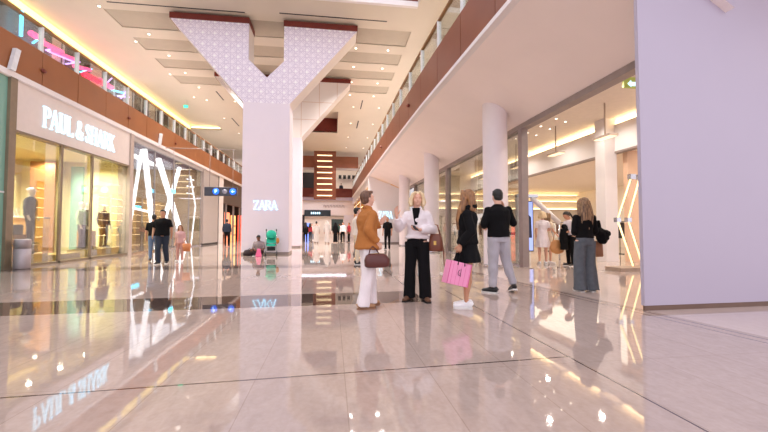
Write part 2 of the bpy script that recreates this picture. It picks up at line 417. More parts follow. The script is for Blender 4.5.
# ------------------------------------------------------------------ galleries
def balustrade(name, pts, inward, z0, z1, z2, joints, m_fas, lab, trimno):
    # pts: function Y -> X of the fascia face; inward = +1 if the hall lies at +X
    ys = joints
    mb = MB(); sm = MB()
    for i in range(len(ys) - 1):
        a, b = ys[i] + .012, ys[i + 1] - .012
        xa, xb = pts(a), pts(b); t = -.1 * inward
        mb.prism([(xa, a), (xb, b), (xb + t, b), (xa + t, a)], 'z', z0, z1, 0)
        sm.prism([(xa + t * .3, b), (pts(b + .024) + t * .3, b + .024), (xb + t * .9, b + .024), (xb + t * .9, b)], 'z', z0, z1)
    for i in range(len(ys) - 1):
        a, b = ys[i], ys[i + 1]; mb.prism([(pts(a) - .06 * inward, a), (pts(b) - .06 * inward, b), (pts(b) - .12 * inward, b), (pts(a) - .12 * inward, a)], 'z', z0 + .01, z1 - .01, 1)
        mb.prism([(pts(a) + .02 * inward, a), (pts(b) + .02 * inward, b), (pts(b) - .2 * inward, b), (pts(a) - .2 * inward, a)], 'z', z0 - .1, z0, 2)
        mb.prism([(pts(a) - .2 * inward, a), (pts(b) - .2 * inward, b), (pts(b) - 6 * inward, b), (pts(a) - 6 * inward, a)], 'z', z0 + .25, z1 - .25, 2)
    struct(mb.build('trim_%d' % trimno, [m_fas, M_seam, M_wall]))
    e = empty('balustrade', (pts(ys[0]), ys[0], z1), lab, 'balustrade')
    inv = V((-pts(ys[0]), -ys[0], -z1))
    def sub(n, mb_, mm):
        o = mb_.build(n, mm, e); o.location = inv; return o
    for i in range(len(ys) - 1):
        a, b = ys[i], ys[i + 1]
        g = MB().prism([(pts(a) - .05 * inward, a + .05), (pts(b) - .05 * inward, b - .05), (pts(b) - .07 * inward, b - .05), (pts(a) - .07 * inward, a + .05)], 'z', z1, z2 - .04)
        sub('glass_panel', g, RAILGLASS)
        p = MB().box((pts(a) - .01 * inward, a - .035, z1 - .02), (pts(a) - .12 * inward, a + .035, z2 - .02)); sub('post', p, M_post)
    r = MB()
    for i in range(len(ys) - 1):
        a, b = ys[i], ys[i + 1]; r.prism([(pts(a) - .02 * inward, a), (pts(b) - .02 * inward, b), (pts(b) - .11 * inward, b), (pts(a) - .11 * inward, a)], 'z', z2 - .04, z2 + .02)
    sub('handrail', r, M_wood2)
XL = -8.85
JL = [2.85 + 1.62 * k for k in range(30)]
JR = [3.29 + 1.83 * k for k in range(26)]
RP = [(2, 3.47), (6.4, 3.27), (11.9, 3.05), (17, 2.94), (27.5, 2.80), (38, 2.68), (52, 2.6)]
def RX(y):
    for (a, xa), (b, xb) in zip(RP, RP[1:]):
        if y <= b: return xa + (xb - xa) * (y - a) / (b - a)
    return RP[-1][1]
balustrade('left', lambda y: XL, 1, 5.42, 6.56, 7.36, JL, M_fasL, 'glass balustrade with white posts above the orange-bronze fascia on the left gallery', 4)
balustrade('right', RX, -1, 5.42, 6.56, 7.4, JR, M_fasR, 'glass balustrade with white posts above the reddish fascia on the right gallery', 5)
# small fixtures on the fascias
for k, y in enumerate((12.57, 17.43, 22.29)):
    mb = MB().ball((XL + .04, y, 5.98), (.03, .12, .06)).box((XL - .02, y - .02, 5.93), (XL + .06, y + .02, 6.03))
    o = mb.build('fascia_lamp', M_brown); tag(o, ['small dark lamp on the left fascia above the first letters of the white shop sign', 'small dark lamp on the left fascia above the end of the window with mannequins', 'small dark lamp on the left fascia above the glowing crossed letters'][k], 'lamp')
for k, (y, z) in enumerate(((11.45, 5.85), (20.3, 5.75))):
    mb = MB().prism([(y - .16, z - .36), (y, z - .36), (y + .16, z + .3), (y, z + .3)], 'x', XL + .03, XL + .13).box((XL - .02, y - .04, z - .04), (XL + .04, y + .04, z + .04))
    o = mb.build('wall_lamp', M_post); tag(o, ['slanted white lamp on the orange fascia above the teal glass wall', 'slanted white lamp on the orange fascia above the glowing crossed letters'][k], 'lamp')
for k, y in enumerate((7.1, 14.2, 21.6)):
    x = RX(y); mb = MB().ball((x - .05, y, 6.0), (.06, .12, .06)).box((x - .06, y - .02, 5.95), (x + .02, y + .02, 6.05))
    o = mb.build('fascia_lamp', M_brown); tag(o, ['small red-brown lamp on the right fascia at the top of the picture', 'small red-brown lamp midway along the right fascia', 'small red-brown lamp near the far end of the right fascia'][k], 'lamp')

# upper shops: left
B('wall_left_upper', (-13.6, 2, 6.2), (-13.42, 19.6, 11), mat('dark_green_grey_glass', (92, 104, 98), .25, var=.05, scale=1), st=True)
B('wall_left_upper_far', (-13.6, 19.6, 6.2), (-13.42, 52, 11), M_cream, st=True)
for k in range(9):
    y = 20.2 + k * 3.3
    w = MB().box((-13.41, y, 6.5), (-13.36, y + 2.2, 10.4), 0)
    for q in (0, 1, 2): w.box((-13.37, y + q * 1.07, 6.5), (-13.3, y + q * 1.07 + .07, 10.4), 1)
    struct(w.build('window_%d' % (k + 30), [mat('dim_glass', (78, 72, 66), .2), M_post]))
# neon tubes in the upper left window
nz = [('blue-white', L_cyan, [(12.05, 8.15), (12.05, 9.95)], .05), ]
e = empty('neon_sign', (-13.2, 13.0, 9.3), 'pink and violet neon lines glowing in the upper left shop window', 'neon sign')
def neon(pts, m, r=.035):
    o = MB().sweep([V((-13.2, y, z)) - V((-13.2, 13.0, 9.3)) for y, z in pts], r, 8).build('tube', m, e)
def nzp(u, v, X=-13.2):
    t = None
    fw = V((math.sin(yaw) * math.cos(pitch), math.cos(yaw) * math.cos(pitch), math.sin(pitch))); rt = V((math.cos(yaw), -math.sin(yaw), 0)); up = rt.cross(fw)
    d = fw + rt * ((u - 384) / FPX) - up * ((v - 216) / FPX)
    t = X / d.x; return (t * d.y, H + t * d.z)
neon([nzp(31, 33), nzp(42, 40)], L_pink, .14); neon([nzp(33, 43), nzp(40, 38)], L_cyan, .04)
neon([nzp(44, 43), nzp(62, 52)], L_pink, .12); neon([nzp(46, 50), nzp(60, 49)], L_violet); neon([nzp(50, 50), nzp(76, 60)], L_pink, .10)
neon([nzp(48, 51), nzp(74, 62)], L_violet); neon([nzp(66, 64), nzp(80, 62)], L_violet); neon([nzp(74, 66), nzp(90, 70)], L_pink, .1); neon([nzp(80, 72), nzp(92, 69)], L_cyan, .035)
neon([nzp(84, 74), nzp(104, 84)], L_red, .16)
neon([nzp(100, 80), nzp(112, 88)], L_pink, .14); neon([nzp(106, 84), nzp(112, 78)], L_violet); neon([nzp(112, 90), nzp(124, 93)], L_cyan, .05); neon([nzp(118, 96), nzp(129, 97)], L_violet, .05); neon([nzp(121, 98), nzp(128, 90)], L_violet, .05)
o = MB().sweep([(-13.2,) + nzp(21, 36), (-13.2,) + nzp(22, 11)], .06, 8).build('wall_lamp', L_cyan); tag(o, 'upright cyan light tube behind the left gallery glass', 'light tube')
B('wall_right_upper', (7.42, 2, 6.2), (7.6, 52, 11), M_cream, st=True)

# ------------------------------------------------------------------ left ground floor
B('wall_left_teal', (-9.1, 2, 0), (-8.9, 11.44, 5.35), M_teal, st=True)
for k, z in enumerate((2.1,)):
    B('trim_6', (-8.9, 2, z), (-8.885, 11.44, z + .05), M_post, st=True)
B('wall_left_pier', (-9.3, 11.44, 0), (-8.82, 11.67, 5.35), M_taupe, st=True)
B('wall_left_sign_panel', (-9.1, 11.67, 3.92), (-8.86, 17.6, 5.34), M_sign, st=True)
B('trim_7', (-9.1, 11.67, 3.86), (-8.84, 17.6, 3.92), M_taupe, st=True)
B('wall_left_pier_two', (-9.3, 17.6, 0), (-8.8, 17.86, 5.35), mat('pale_taupe', (188, 172, 162), .5), st=True)
B('trim_8', (-9.2, 2, 5.34), (-8.8, 52, 5.5), M_wall, st=True)
for k, y in enumerate((13.5, 15.08)):
    B('trim_%d' % (9 + k), (-8.93, y, 0), (-8.86, y + .10, 3.88), M_taupe, st=True)
B('trim_11', (-9.0, 11.67, 0), (-8.86, 17.6, .07), M_taupe, st=True)
for k, (a, b) in enumerate(((11.67, 13.5), (13.63, 15.08), (15.21, 17.6))):
    struct(B('window_%d' % (k + 1), (-8.94, a, .09), (-8.925, b, 3.88), GLASS))
# interior
Ms = dict(st=True)
B('wall_left_shop_back', (-13.2, 11.6, 0), (-13.05, 17.8, 4.1), M_warm, st=True)
B('wall_left_shop_side', (-13.1, 11.5, 0), (-9.1, 11.62, 4.1), M_warm, st=True)
B('wall_left_shop_side_far', (-13.1, 17.62, 0), (-9.1, 17.75, 4.1), mat('pale_yellow_wall', (246, 236, 176), .6, var=.02), st=True)
B('ceiling_left_shop', (-13.2, 11.6, 4.0), (-9.1, 17.8, 4.15), M_warm, st=True)
t = B('display_plinth', (-9.9, 12.75, 0), (-9.12, 13.45, .34), M_olive); tag(t, 'low brass-coloured window plinth under the navy-jacketed mannequin', 'plinth')
t = B('display_plinth', (-10.0, 13.75, 0), (-9.12, 15.0, .26), M_olive); tag(t, 'low brass-coloured plinth in the middle shop window', 'plinth')
t = B('display_plinth', (-9.76, 15.3, 0), (-9.12, 17.5, .34), M_olive); tag(t, 'low brass-coloured window plinth under the tan-vested mannequin', 'plinth')
t = B('panel', (-12.26, 16.95, 0), (-11.34, 17.05, 3.9), M_wood2); tag(t, 'tall brown wood panel at the back of the shop window display', 'wall panel'); t.name = 'wood_panel'
t = B('teal_panel', (-11.09, 17.5, 0), (-10.62, 17.6, 3.8), M_teal); tag(t, 'tall teal panel inside the mannequin shop', 'wall panel')
def cabinet(x, y, w, d, h, lab, n=3, goods=True, m=None):
    e = empty('display_cabinet', (x, y, 0), lab, 'cabinet')
    MB().box((-d / 2, -w / 2, 0), (d / 2, w / 2, h)).build('body', m or M_wood, e)
    for k in range(n):
        z = h * (k + .5) / n; MB().box((d / 2, -w / 2 + .03, z - h / n * .42), (d / 2 + .02, w / 2 - .03, z + h / n * .42)).build('drawer', m or M_wood, e)
    return e
cabinet(-9.42, 12.5, .42, .4, .95, 'brown cabinet with a folded bag on it at the left end of the shop window', 3, m=M_wood2)
cabinet(-10.75, 15.0, 1.0, .5, 1.5, 'long pale wood cabinet behind the navy-jacketed mannequin', 4)
cabinet(-9.95, 16.72, .7, .3, 1.05, 'pale wood drawer cabinet between the mannequins', 3)
o = MB().box((-.14, -.18, 0), (.14, .18, .3)).build('leather_bag', mat('dark_leather', (64, 56, 56), .5), None, (-9.42, 12.5, .95), bevel=.03); tag(o, 'dark square bag on the brown cabinet in the shop window', 'bag')
o = MB().rings([(0, 0, 0, .2, .2), (0, 0, .24, .2, .2)], 24).rings([(0, 0, .24, .16, .16), (0, 0, .255, .16, .16)]).build('display_drum', mat('dark_drum', (80, 74, 66), .5)); o.location = (-9.42, 13.1, .34); tag(o, 'dark round stand under the navy-jacketed mannequin', 'display stand')
for k in range(4):
    o = MB().box((-.2, -.15, 0), (.2, .15, .06)).build('folded_sweater', mat('cloth%d' % k, [(230, 224, 200), (120, 140, 150), (200, 180, 120), (90, 96, 110)][k], .9), None, (-10.75, 14.52 + .32 * k, 1.5), bevel=.02)
    tag(o, ['cream', 'blue-grey', 'mustard', 'slate'][k] + ' folded sweater on the long pale wood cabinet', 'sweater', 'folded sweaters on the long cabinet')
# hanging garments helper
def garment_rack(x, y, L_, n, lab, cols, rz=0, h=1.45, z=0, glab='garments'):
    e = empty('garment_rack', (x, y, z), lab, 'clothes rack', None, rz)
    mb = MB()
    for q in (-L_ / 2, L_ / 2): mb.sweep([(0, q, .02), (0, q, h)], .015, 8); mb.box((-.22, q - .02, 0), (.22, q + .02, .03))
    mb.sweep([(0, -L_ / 2, h), (0, L_ / 2, h)], .015, 8); mb.build('frame', M_black, e)
    R = Matrix.Rotation(rz, 4, 'Z')
    for k in range(n):
        q = -L_ / 2 + L_ * (k + .5) / n; ln = random.uniform(.6, .95); c = cols[k % len(cols)]
        g = MB().prism([(-.06, h - .03), (.06, h - .03), (.2, h - .12), (.24, h - ln), (-.24, h - ln), (-.2, h - .12)], 'y', -.035, .035)
        m = mat('garment_%d_%d_%d' % c, c, .9)
        o = g.build('hanging_garment', m); p = R @ V((0, q, 0)); o.location = (x + p.x, y + p.y, z); o.rotation_euler.z = rz
        tag(o, '%s on the %s' % (glab, lab), 'garment', glab + ' on the ' + lab)

# lettering on the white sign
o = lettering('shop_sign', 'PAUL & SHARK', (-8.86, 12.62, 4.26), (0, 1, .0), (0, 0, 1), .66, 3.78, .05, L_sign, .93)
tag(o, 'glowing white serif letters PAUL & SHARK on the pale sign panel', 'shop sign')

# glowing letters shop
B('trim_12', (-9.05, 17.86, 5.1), (-8.86, 27.0, 5.36), M_grey, st=True)
B('trim_13', (-9.05, 17.86, 0), (-8.88, 27.0, .08), M_chrome, st=True)
for k, y in enumerate((20.2, 22.5, 24.8, 26.9)):
    B('trim_%d' % (14 + k), (-9.0, y, .08), (-8.94, y + .05, 5.1), M_grey, st=True)
ys = [17.86, 20.2, 22.5, 24.8, 26.9]
for k in range(4): struct(B('window_%d' % (k + 4), (-8.96, ys[k] + (.05 if k else 0), .08), (-8.945, ys[k + 1], 5.1), GLASS))
M_gl = mat('grey_lilac_wall', (136, 130, 146), .6, var=.05, scale=1)
B('wall_left_second_shop_back', (-14.5, 17.8, 0), (-14.3, 27.2, 5.3), M_gl, st=True)
B('wall_left_second_shop_side', (-14.3, 17.86, 0), (-9.2, 17.98, 5.3), M_gl, st=True)
B('wall_left_second_shop_end', (-14.3, 27.0, 0), (-9.0, 27.15, 5.3), mat('warm_stripe_wall', (216, 184, 140), .5, var=.2, scale=8), st=True)
B('ceiling_left_second_shop', (-14.5, 17.8, 5.2), (-9.1, 27.2, 5.35), M_gl, st=True)
def nz2(u, v, X):
    y, z = nzp(u, v, X); return (X, y, z)
e = empty('light_letter', nz2(143, 250, -9.25), 'giant glowing white letter A of light tubes behind the shop glass', 'illuminated letter'); e0 = V(e.location)
def tube(pts, r, par, off, nm='light_tube', m=None):
    return MB().sweep([V(p) - off for p in pts], r, 10).build(nm, m or L_white, par)
XA = -9.25
tube([nz2(142, 150, XA), nz2(128, 237, XA)], .07, e, e0); tube([nz2(144.5, 149, XA), nz2(155, 250, XA)], .12, e, e0)
tube([nz2(130, 154, XA), nz2(155, 165, XA)], .10, e, e0); tube([nz2(128, 207, XA), nz2(154, 213, XA)], .05, e, e0)
e = empty('light_letter', nz2(170, 248, XA), 'giant glowing white letter X of light tubes behind the shop glass', 'illuminated letter'); e0 = V(e.location)
tube([nz2(158.5, 159, XA), nz2(185, 246, XA)], .14, e, e0); tube([nz2(179.5, 168, XA), nz2(159, 238, XA)], .11, e, e0)
e = empty('light_letter', nz2(192, 245, XA), 'slim bent white light tube at the far end of the glowing-letter shop', 'illuminated letter'); e0 = V(e.location)
tube([nz2(190.5, 176, XA), nz2(195.5, 206, XA), nz2(191, 246, XA)], .035, e, e0)
for k in range(3): tube([nz2(187, 179 + 7 * k, XA), nz2(194, 180 + 7 * k, XA)], .035, e, e0)
o = MB().box((-12.4, 22.4, 2.35), (-12.3, 26.0, 2.62)).build('wall_lamp', L_cyan); tag(o, 'cyan glowing bar deep inside the glowing-letter shop', 'light')
rc = [(150, 40, 50), (90, 90, 100), (40, 40, 48), (200, 190, 185), (60, 70, 90)]
garment_rack(-10.6, 19.0, 1.5, 7, 'rack of red and grey clothes behind the glowing A', rc, glab='dark or red garment')
garment_rack(-11.2, 21.6, 1.8, 8, 'rack of clothes behind the glowing X', rc[1:], glab='muted garment')
garment_rack(-10.6, 25.4, 1.5, 7, 'rack of pale clothes at the far end of the glowing-letter shop', [(230, 210, 180), (190, 150, 110), (240, 236, 230)], glab='pale garment')
# wall beyond
B('wall_left_grey_panel', (-9.3, 27.15, .12), (-8.86, 30.5, 5.35), M_grey, st=True)
B('baseboard_left', (-9.3, 27.15, 0), (-8.88, 30.5, .12), M_black, st=True)
B('trim_18', (-9.3, 30.5, 0), (-8.9, 30.8, 5.35), M_black, st=True)
B('wall_left_white_pier', (-9.3, 30.8, 0), (-8.86, 31.9, 5.35), M_wall, st=True)
B('wall_left_far_header', (-9.2, 31.9, 3.3), (-8.9, 52, 5.35), mat('dark_header', (92, 76, 66), .6), st=True)
B('wall_left_dark_shop', (-13, 31.9, 0), (-12.8, 52, 4), M_dark, st=True)
B('wall_left_dark_shop_side', (-13, 43, 0), (-9, 43.2, 4), M_dark, st=True)
B('ceiling_left_dark_shop', (-13, 31.9, 3.9), (-9, 43, 4), mat('dim_brown', (120, 96, 80), .7), st=True)
for k, (y, c, z) in enumerate(((36, (255, 150, 110), 1.5), (38.2, (255, 190, 120), 1.3), (41, (255, 90, 70), 1.4))):
    o = MB().box((-9.9, y, 0), (-9.75, y + 1.3, z + 1.2), 0).box((-9.74, y - .06, z + .1), (-9.72, y + 1.36, z + .2), 1).box((-9.74, y - .06, .5), (-9.72, y + 1.36, .6), 1).build('lit_display', [glow('lit_display_%d' % k, c, 1.3), mat('red_frame', (190, 30, 34), .5)])
    tag(o, ['warm lit display case with red bars at the mouth of the dark shop', 'second lit display case with red bars inside the dark shop', 'deepest red-orange lit display case in the dark shop'][k], 'display case')
for q in range(5):
    B('trim_%d' % (40 + q), (-9.1, 33.2 + q * 2.4, 0), (-8.95, 33.3 + q * 2.4, 3.3), M_head, st=True)

# wayfinding sign
e = empty('wayfinding_sign', (-5.95, 21, 3.15), 'dark hanging direction sign with blue round symbols and a P beside the white column', 'sign')
MB().box((-.85, -.07, -.24), (.85, .07, .24)).build('sign_board', mat('sign_dark', (58, 60, 72), .4), e, bevel=.02)
MB().sweep([(-.6, 0, .24), (-.6, 0, 2.3)], .015, 8).sweep([(.6, 0, .24), (.6, 0, 2.3)], .015, 8).sweep([(-2.95, 0, 2.3), (.7, 0, 2.3)], .02, 8).build('hanger', M_head, e)
for x in (-.25, .62): MB().sweep([(x, -.085, 0), (x, -.07, 0)], .17, 20).build('symbol_disc', glow('sign_blue', (30, 110, 255), 1.0), e)
MB().box((-.31, -.095, -.1), (-.27, -.086, .1)).sweep([(-.27, -.09, .08), (-.21, -.09, .06), (-.2, -.09, .03), (-.22, -.09, .0), (-.27, -.09, -.01)], .018, 6).build('letter_mark', L_sign, e)
MB().sweep([(.2, -.085, 0), (.2, -.07, 0)], .13, 20).build('symbol_disc', mat('grey_disc', (150, 150, 165), .4), e)
MB().box((.54, -.095, -.02), (.7, -.086, .02)).prism([(.54, 0), (.62, .08), (.62, -.08)], 'y', -.095, -.086).build('arrow_mark', L_sign, e)
o = MB().box((-8.5, 21.0, 3.06), (-8.42, 21.35, 3.24)).build('reflection_plate', L_cyan);  # glowing plate added to stand in for a light-blue reflection, no real sign
tag(o, 'small cyan-blue glowing plate standing in for a reflection in front of the glowing-letter shop', 'sign')
MBs = MB().sweep([(-8.46, 21.18, 3.24), (-8.46, 21.18, 5.45)], .012, 6).build('hanger', M_head, o)  # hanger added only to hold the reflection plate

# litter bin
e = empty('litter_bin', (-8.6, 11.72, 0), 'cylindrical pale grey litter bin in front of the brass-lit shop window', 'bin')
M_bin = mat('bin_grey', (178, 166, 170), .4, metal=.3)
MB().rings([(0, 0, 0, .175, .175), (0, 0, .02, .185, .185), (0, 0, .56, .185, .185)], 28).build('body', M_bin, e)
MB().rings([(0, 0, .575, .185, .185), (0, 0, .8, .185, .185), (0, 0, .83, .17, .17)], 28).build('hood', M_bin, e)
MB().rings([(0, 0, .56, .178, .178), (0, 0, .576, .178, .178)], 28).build('seam_ring', M_head, e)

# ------------------------------------------------------------------ branching columns
def pattern_material():
    m = mat('lattice_paint', (232, 224, 238), .5, var=.01); nt = m.node_tree; N = nt.nodes; L = nt.links
    tc = N.new('ShaderNodeTexCoord'); s = N.new('ShaderNodeSeparateXYZ'); L.new(tc.outputs['Object'], s.inputs[0])
    X, Z = s.outputs[0], s.outputs[2]
    def mth(op, a, b_=None):
        n = N.new('ShaderNodeMath'); n.operation = op
        for i, q in enumerate((a, b_)):
            if q is None: continue
            if isinstance(q, (int, float)): n.inputs[i].default_value = q
            else: L.new(q, n.inputs[i])
        return n.outputs[0]
    def tri(e, per, off=0):  # distance to nearest line, 0..per/2
        f = mth('FRACT', mth('ADD', mth('DIVIDE', e, per), off)); return mth('MULTIPLY', mth('SUBTRACT', .5, mth('ABSOLUTE', mth('SUBTRACT', f, .5))), per)
    P = .5
    d1 = mth('MULTIPLY', mth('ADD', X, Z), .7071); d2 = mth('MULTIPLY', mth('SUBTRACT', X, Z), .7071)
    acc = None
    for e, per, off in ((X, P / 2, .25), (Z, P / 2, .25), (d1, P * .7071, .3), (d2, P * .7071, .3), (d1, P * .7071, .7), (d2, P * .7071, .7)):
        l = mth('LESS_THAN', tri(e, per, off), .011)
        acc = l if acc is None else mth('MAXIMUM', acc, l)
    # rings round each star
    fx = mth('MULTIPLY', mth('SUBTRACT', mth('FRACT', mth('DIVIDE', X, P)), .5), P); fz = mth('MULTIPLY', mth('SUBTRACT', mth('FRACT', mth('DIVIDE', Z, P)), .5), P)
    rr = mth('SQRT', mth('ADD', mth('MULTIPLY', fx, fx), mth('MULTIPLY', fz, fz)))
    ring = mth('LESS_THAN', mth('ABSOLUTE', mth('SUBTRACT', rr, .19)), .012); acc = mth('MAXIMUM', acc, ring)
    mn = mth('ADD', mth('ABSOLUTE', fx), mth('ABSOLUTE', fz)); star = mth('LESS_THAN', mn, .06)
    acc = mth('MULTIPLY', acc, mth('SUBTRACT', 1, star))
    mx = N.new('ShaderNodeMix'); mx.data_type = 'RGBA'; L.new(mth('MULTIPLY', acc, .38), mx.inputs['Factor'])
    ca = [k for k in mx.inputs if k.type == 'RGBA']; ca[0].default_value = lin((240, 232, 244)) + (1,); ca[1].default_value = lin((160, 138, 182)) + (1,)
    m2 = N.new('ShaderNodeMix'); m2.data_type = 'RGBA'; L.new(star, m2.inputs['Factor']); cb = [k for k in m2.inputs if k.type == 'RGBA']
    L.new([k for k in mx.outputs if k.type == 'RGBA'][0], cb[0]); cb[1].default_value = lin((250, 248, 252)) + (1,)
    L.new([k for k in m2.outputs if k.type == 'RGBA'][0], N['Principled BSDF'].inputs['Base Color'])
    return m
def ycolumn(y, lab, pat):
    c = -2.92; e = empty('branching_column', (c, y, 0), lab, 'column')
    W = 1.01; D = 1.35; z0 = 6.75; z1 = 10.3
    MB().box((-W, 0, .0), (W, D, z0)).build('shaft', M_colw, e)
    out = [(-W, z0), (W, z0), (4.03, z1), (.73, z1), (.73, 8.68), (0, 7.9), (-.8, 8.68), (-.8, z1), (-4.1, z1)]
    out = [(-W, z0 + .001), (W, z0 + .001)] + out[2:]
    # two prisms (left, right) so every outline is simple
    MB().prism(out, 'y', .02, 1.12).build('arms', M_wall, e)
    th = [(x * .995, z) for x, z in out]
    MB().prism([(x, z) for x, z in out], 'y', -.0, .02).build('front_screen', pattern_material() if pat else M_wall, e)
    for a, b in ((-4.12, -.78), (.71, 4.05)): MB().box((a, -.03, z1), (b, 1.15, z1 + .26)).build('cap_board', M_brown, e)
    for a, b in ((-4.0, -.9), (.85, 3.9)): MB().box((a, .2, z1 + .26), (b, 1.0, ZC + .1)).build('collar', M_ceil, e)
    if not pat:
        g = MB()
        for x in (-3.2, -2.1, -1.0, 1.0, 2.1, 3.2):
            zz = z0 + (abs(x) - 1) * 1.17 + .02
            g.box((x - .012, -.006, zz if abs(x) > 1.01 else 6.8), (x + .012, .0, z1))
        for z in (7.9, 9.0): 
            h = 1 + (z - z0) / 1.17
            for sg in (-1, 1): g.box((sg * .8 if z > 8.68 else 0, -.006, z - .012), (sg * min(h, 4), .0, z + .012))
        g.build('panel_seams', mat('thin_seam', (206, 176, 158), .6), e)
    MB().box((-W - .012, -.012, 0), (W + .012, D + .012, .1)).build('skirting', M_head, e)
    return e
ycolumn(16.9, 'huge white Y-shaped column with lattice-patterned arms and a ZARA sign', True)
ycolumn(23.1, 'second white Y-shaped column with plain panelled arms, behind the patterned one', False)
o = lettering('shop_sign', 'ZARA', (-3.46, 16.89, 1.97), (1, 0, 0), (0, 0, 1), .40, 1.02, .03, L_sign, .8)
tag(o, 'glowing white ZARA letters on the front of the patterned column', 'shop sign')

# ------------------------------------------------------------------ right side
e_sof = MB()
ysf = [4.4, 5.4, 6.4, 9, 11.9, 14.5, 17, 20, 23.5, 27.5, 29]
mbs = MB()
for a, b in zip(ysf, ysf[1:]):
    for k in range(6):
        def pr(y, t):
            x0 = RX(y) + .02; x = x0 + (5.65 - x0) * t; z = 5.36 - 1.11 * t ** 1.0 + .10 * math.sin(PI * t); return (x, y, z)
        t0, t1 = k / 6, (k + 1) / 6
        mbs.add([pr(a, t0), pr(b, t0), pr(b, t1), pr(a, t1)], [(0, 1, 2, 3)], 0, True)
mbs.box((5.6, 4.7, 4.26), (5.9, 29, 5.5))
so = mbs.build('ceiling_right_soffit', M_soffit); struct(so)
B('trim_19', (5.6, 4.7, 4.12), (5.85, 29, 4.27), M_head, st=True)
for k, (a, b) in enumerate(((10.3, 10.52), (17.55, 17.85), (24.8, 25.05))):
    B('trim_%d' % (20 + k), (5.6, a, 0), (5.8, b, 4.12), M_head, st=True)
for k, (a, b) in enumerate(((10.58, 14.0), (14.04, 17.55), (17.85, 21.3), (21.34, 24.8), (25.05, 29))):
    struct(B('window_%d' % (10 + k), (5.7, a, .04), (5.715, b, 4.12), GLASS))
B('trim_24', (5.62, 10.5, 0), (5.8, 29, .04), M_chrome, st=True)
for k, (x, y) in enumerate(((4.83, 10.45), (4.8, 17.5), (4.85, 24.6))):
    e = empty('round_column', (x, y, 0), ['thick round white column behind the man in grey joggers', 'round white column behind the blonde woman in the white blouse', 'farthest round white column beside the white ZARA wall'][k], 'column')
    # top cut to the sloping soffit
    mb = MB(); n = 40; r = .36; top = []; bot = []
    for q in range(n):
        t = 2 * PI * q / n; px_, py_ = r * math.cos(t), r * math.sin(t); x0 = RX(y + py_) + .02; tt = (x + px_ - x0) / (5.65 - x0)
        bot.append((px_, py_, 0)); top.append((px_, py_, 5.36 - 1.11 * tt + .10 * math.sin(PI * tt) + .01))
    mb.add(bot + top, [(q, (q + 1) % n, n + (q + 1) % n, n + q) for q in range(n)], 0, True); mb.add(top, [tuple(range(n))])
    mb.build('shaft', mat('column_white', (236, 226, 230), .4, var=.01), e)
    MB().rings([(0, 0, 0, r + .012, r + .012), (0, 0, .08, r + .012, r + .012)], 40).build('base_ring', M_chrome, e)
# flat hoarding at the right
o = MB().prism([(4.19, 4.50), (9.4, 4.60), (9.4, 4.66), (4.19, 4.56)], 'z', .07, 5.5).build('wall_right_hoarding', M_lav); struct(o)
o = MB().prism([(4.2, 4.515), (9.4, 4.615), (9.4, 4.64), (4.2, 4.54)], 'z', 0, .07).build('baseboard_right', mat('shadow_gap_metal', (120, 96, 84), .3, metal=.6)); struct(o)
# right shop interior
B('ceiling_right_shop', (5.9, 3, 4.95), (9.9, 29, 5.05), M_cream, st=True)
B('wall_right_bulkhead', (9.7, 3, 3.8), (9.9, 25, 4.74), M_wall, st=True)
B('trim_25', (9.68, 3, 3.74), (9.92, 25, 3.8), M_head, st=True)
o = B('cove_light_strip', (9.75, 3, 4.76), (9.87, 25, 4.84), L_warm2); tag(o, 'bright cove light line above the white bulkhead in the right shop', 'light strip')
B('ceiling_right_shop_rear', (9.9, 3, 3.8), (18, 25, 3.9), M_cream, st=True)
B('wall_right_shop_end', (5.9, 25, 0), (18, 25.2, 5), M_cream, st=True)
B('wall_right_shop_side', (17.8, 3, 0), (18, 25, 5), M_cream, st=True)
# warm light shelves on the end walls
for k, z in enumerate((2.5, 3.05, 3.5)):
    o = MB().box((6.4, 24.6, z), (17.8, 24.98, z + .05), 0).box((6.4, 24.9, z + .06), (17.8, 24.96, z + .1), 1).build('lit_wall_shelf', [M_wall, L_warm2])
    tag(o, ['lowest', 'middle', 'topmost'][k] + ' of the long warm-lit shelves across the far wall of the right shop', 'shelf')
B('wall_right_peach_front', (10.0, 11.3, 0), (12.6, 11.5, 3.8), mat('peach_wall', (236, 200, 170), .6, var=.02), st=True)
o = MB().box((9.3, 11.5, 0), (9.76, 11.96, 4.95)).box((9.29, 11.49, 0), (9.77, 11.97, .1)).build('square_pillar', M_wall); tag(o, 'square white pillar standing inside the entrance of the right shop', 'pillar')
# T lamps
for k, (x, y) in enumerate(((8.2, 12.6), (8.2, 10.1), (8.2, 15.6), (8.2, 19.2))):
    e = empty('pendant_lamp', (x, y, 4.0), ['T-shaped pendant lamp hanging over the woman in the white dress', 'T-shaped pendant lamp hanging in front of the square white pillar', 'T-shaped pendant lamp seen right of the thick round column', 'farthest T-shaped pendant lamp seen through the shop glass'][k], 'pendant lamp')
    zt = 4.95 - 4.0; zb = -.06
    MB().sweep([(0, 0, zb), (0, 0, zt)], .025, 8).build('stem', mat('lamp_taupe', (188, 170, 156), .5), e); MB().box((-.14, -.36, zb - .06), (.14, .36, zb)).build('shade', mat('lamp_taupe', (188, 170, 156), .5), e)
    MB().box((-.12, -.33, zb - .075), (.12, .33, zb - .06)).build('diffuser', glow('pendant_diffuser', (255, 226, 190), 1.2), e)
# downlight cluster in the shop ceiling
for k in range(12):
    downlight(7.1 + (k % 3) * .55, 11.4 + (k // 3) * .95 + (k % 3) * .3, 4.95, 'tiny bright downlight in the cluster on the right shop ceiling', 'cluster of downlights in the right shop', 0, .035)
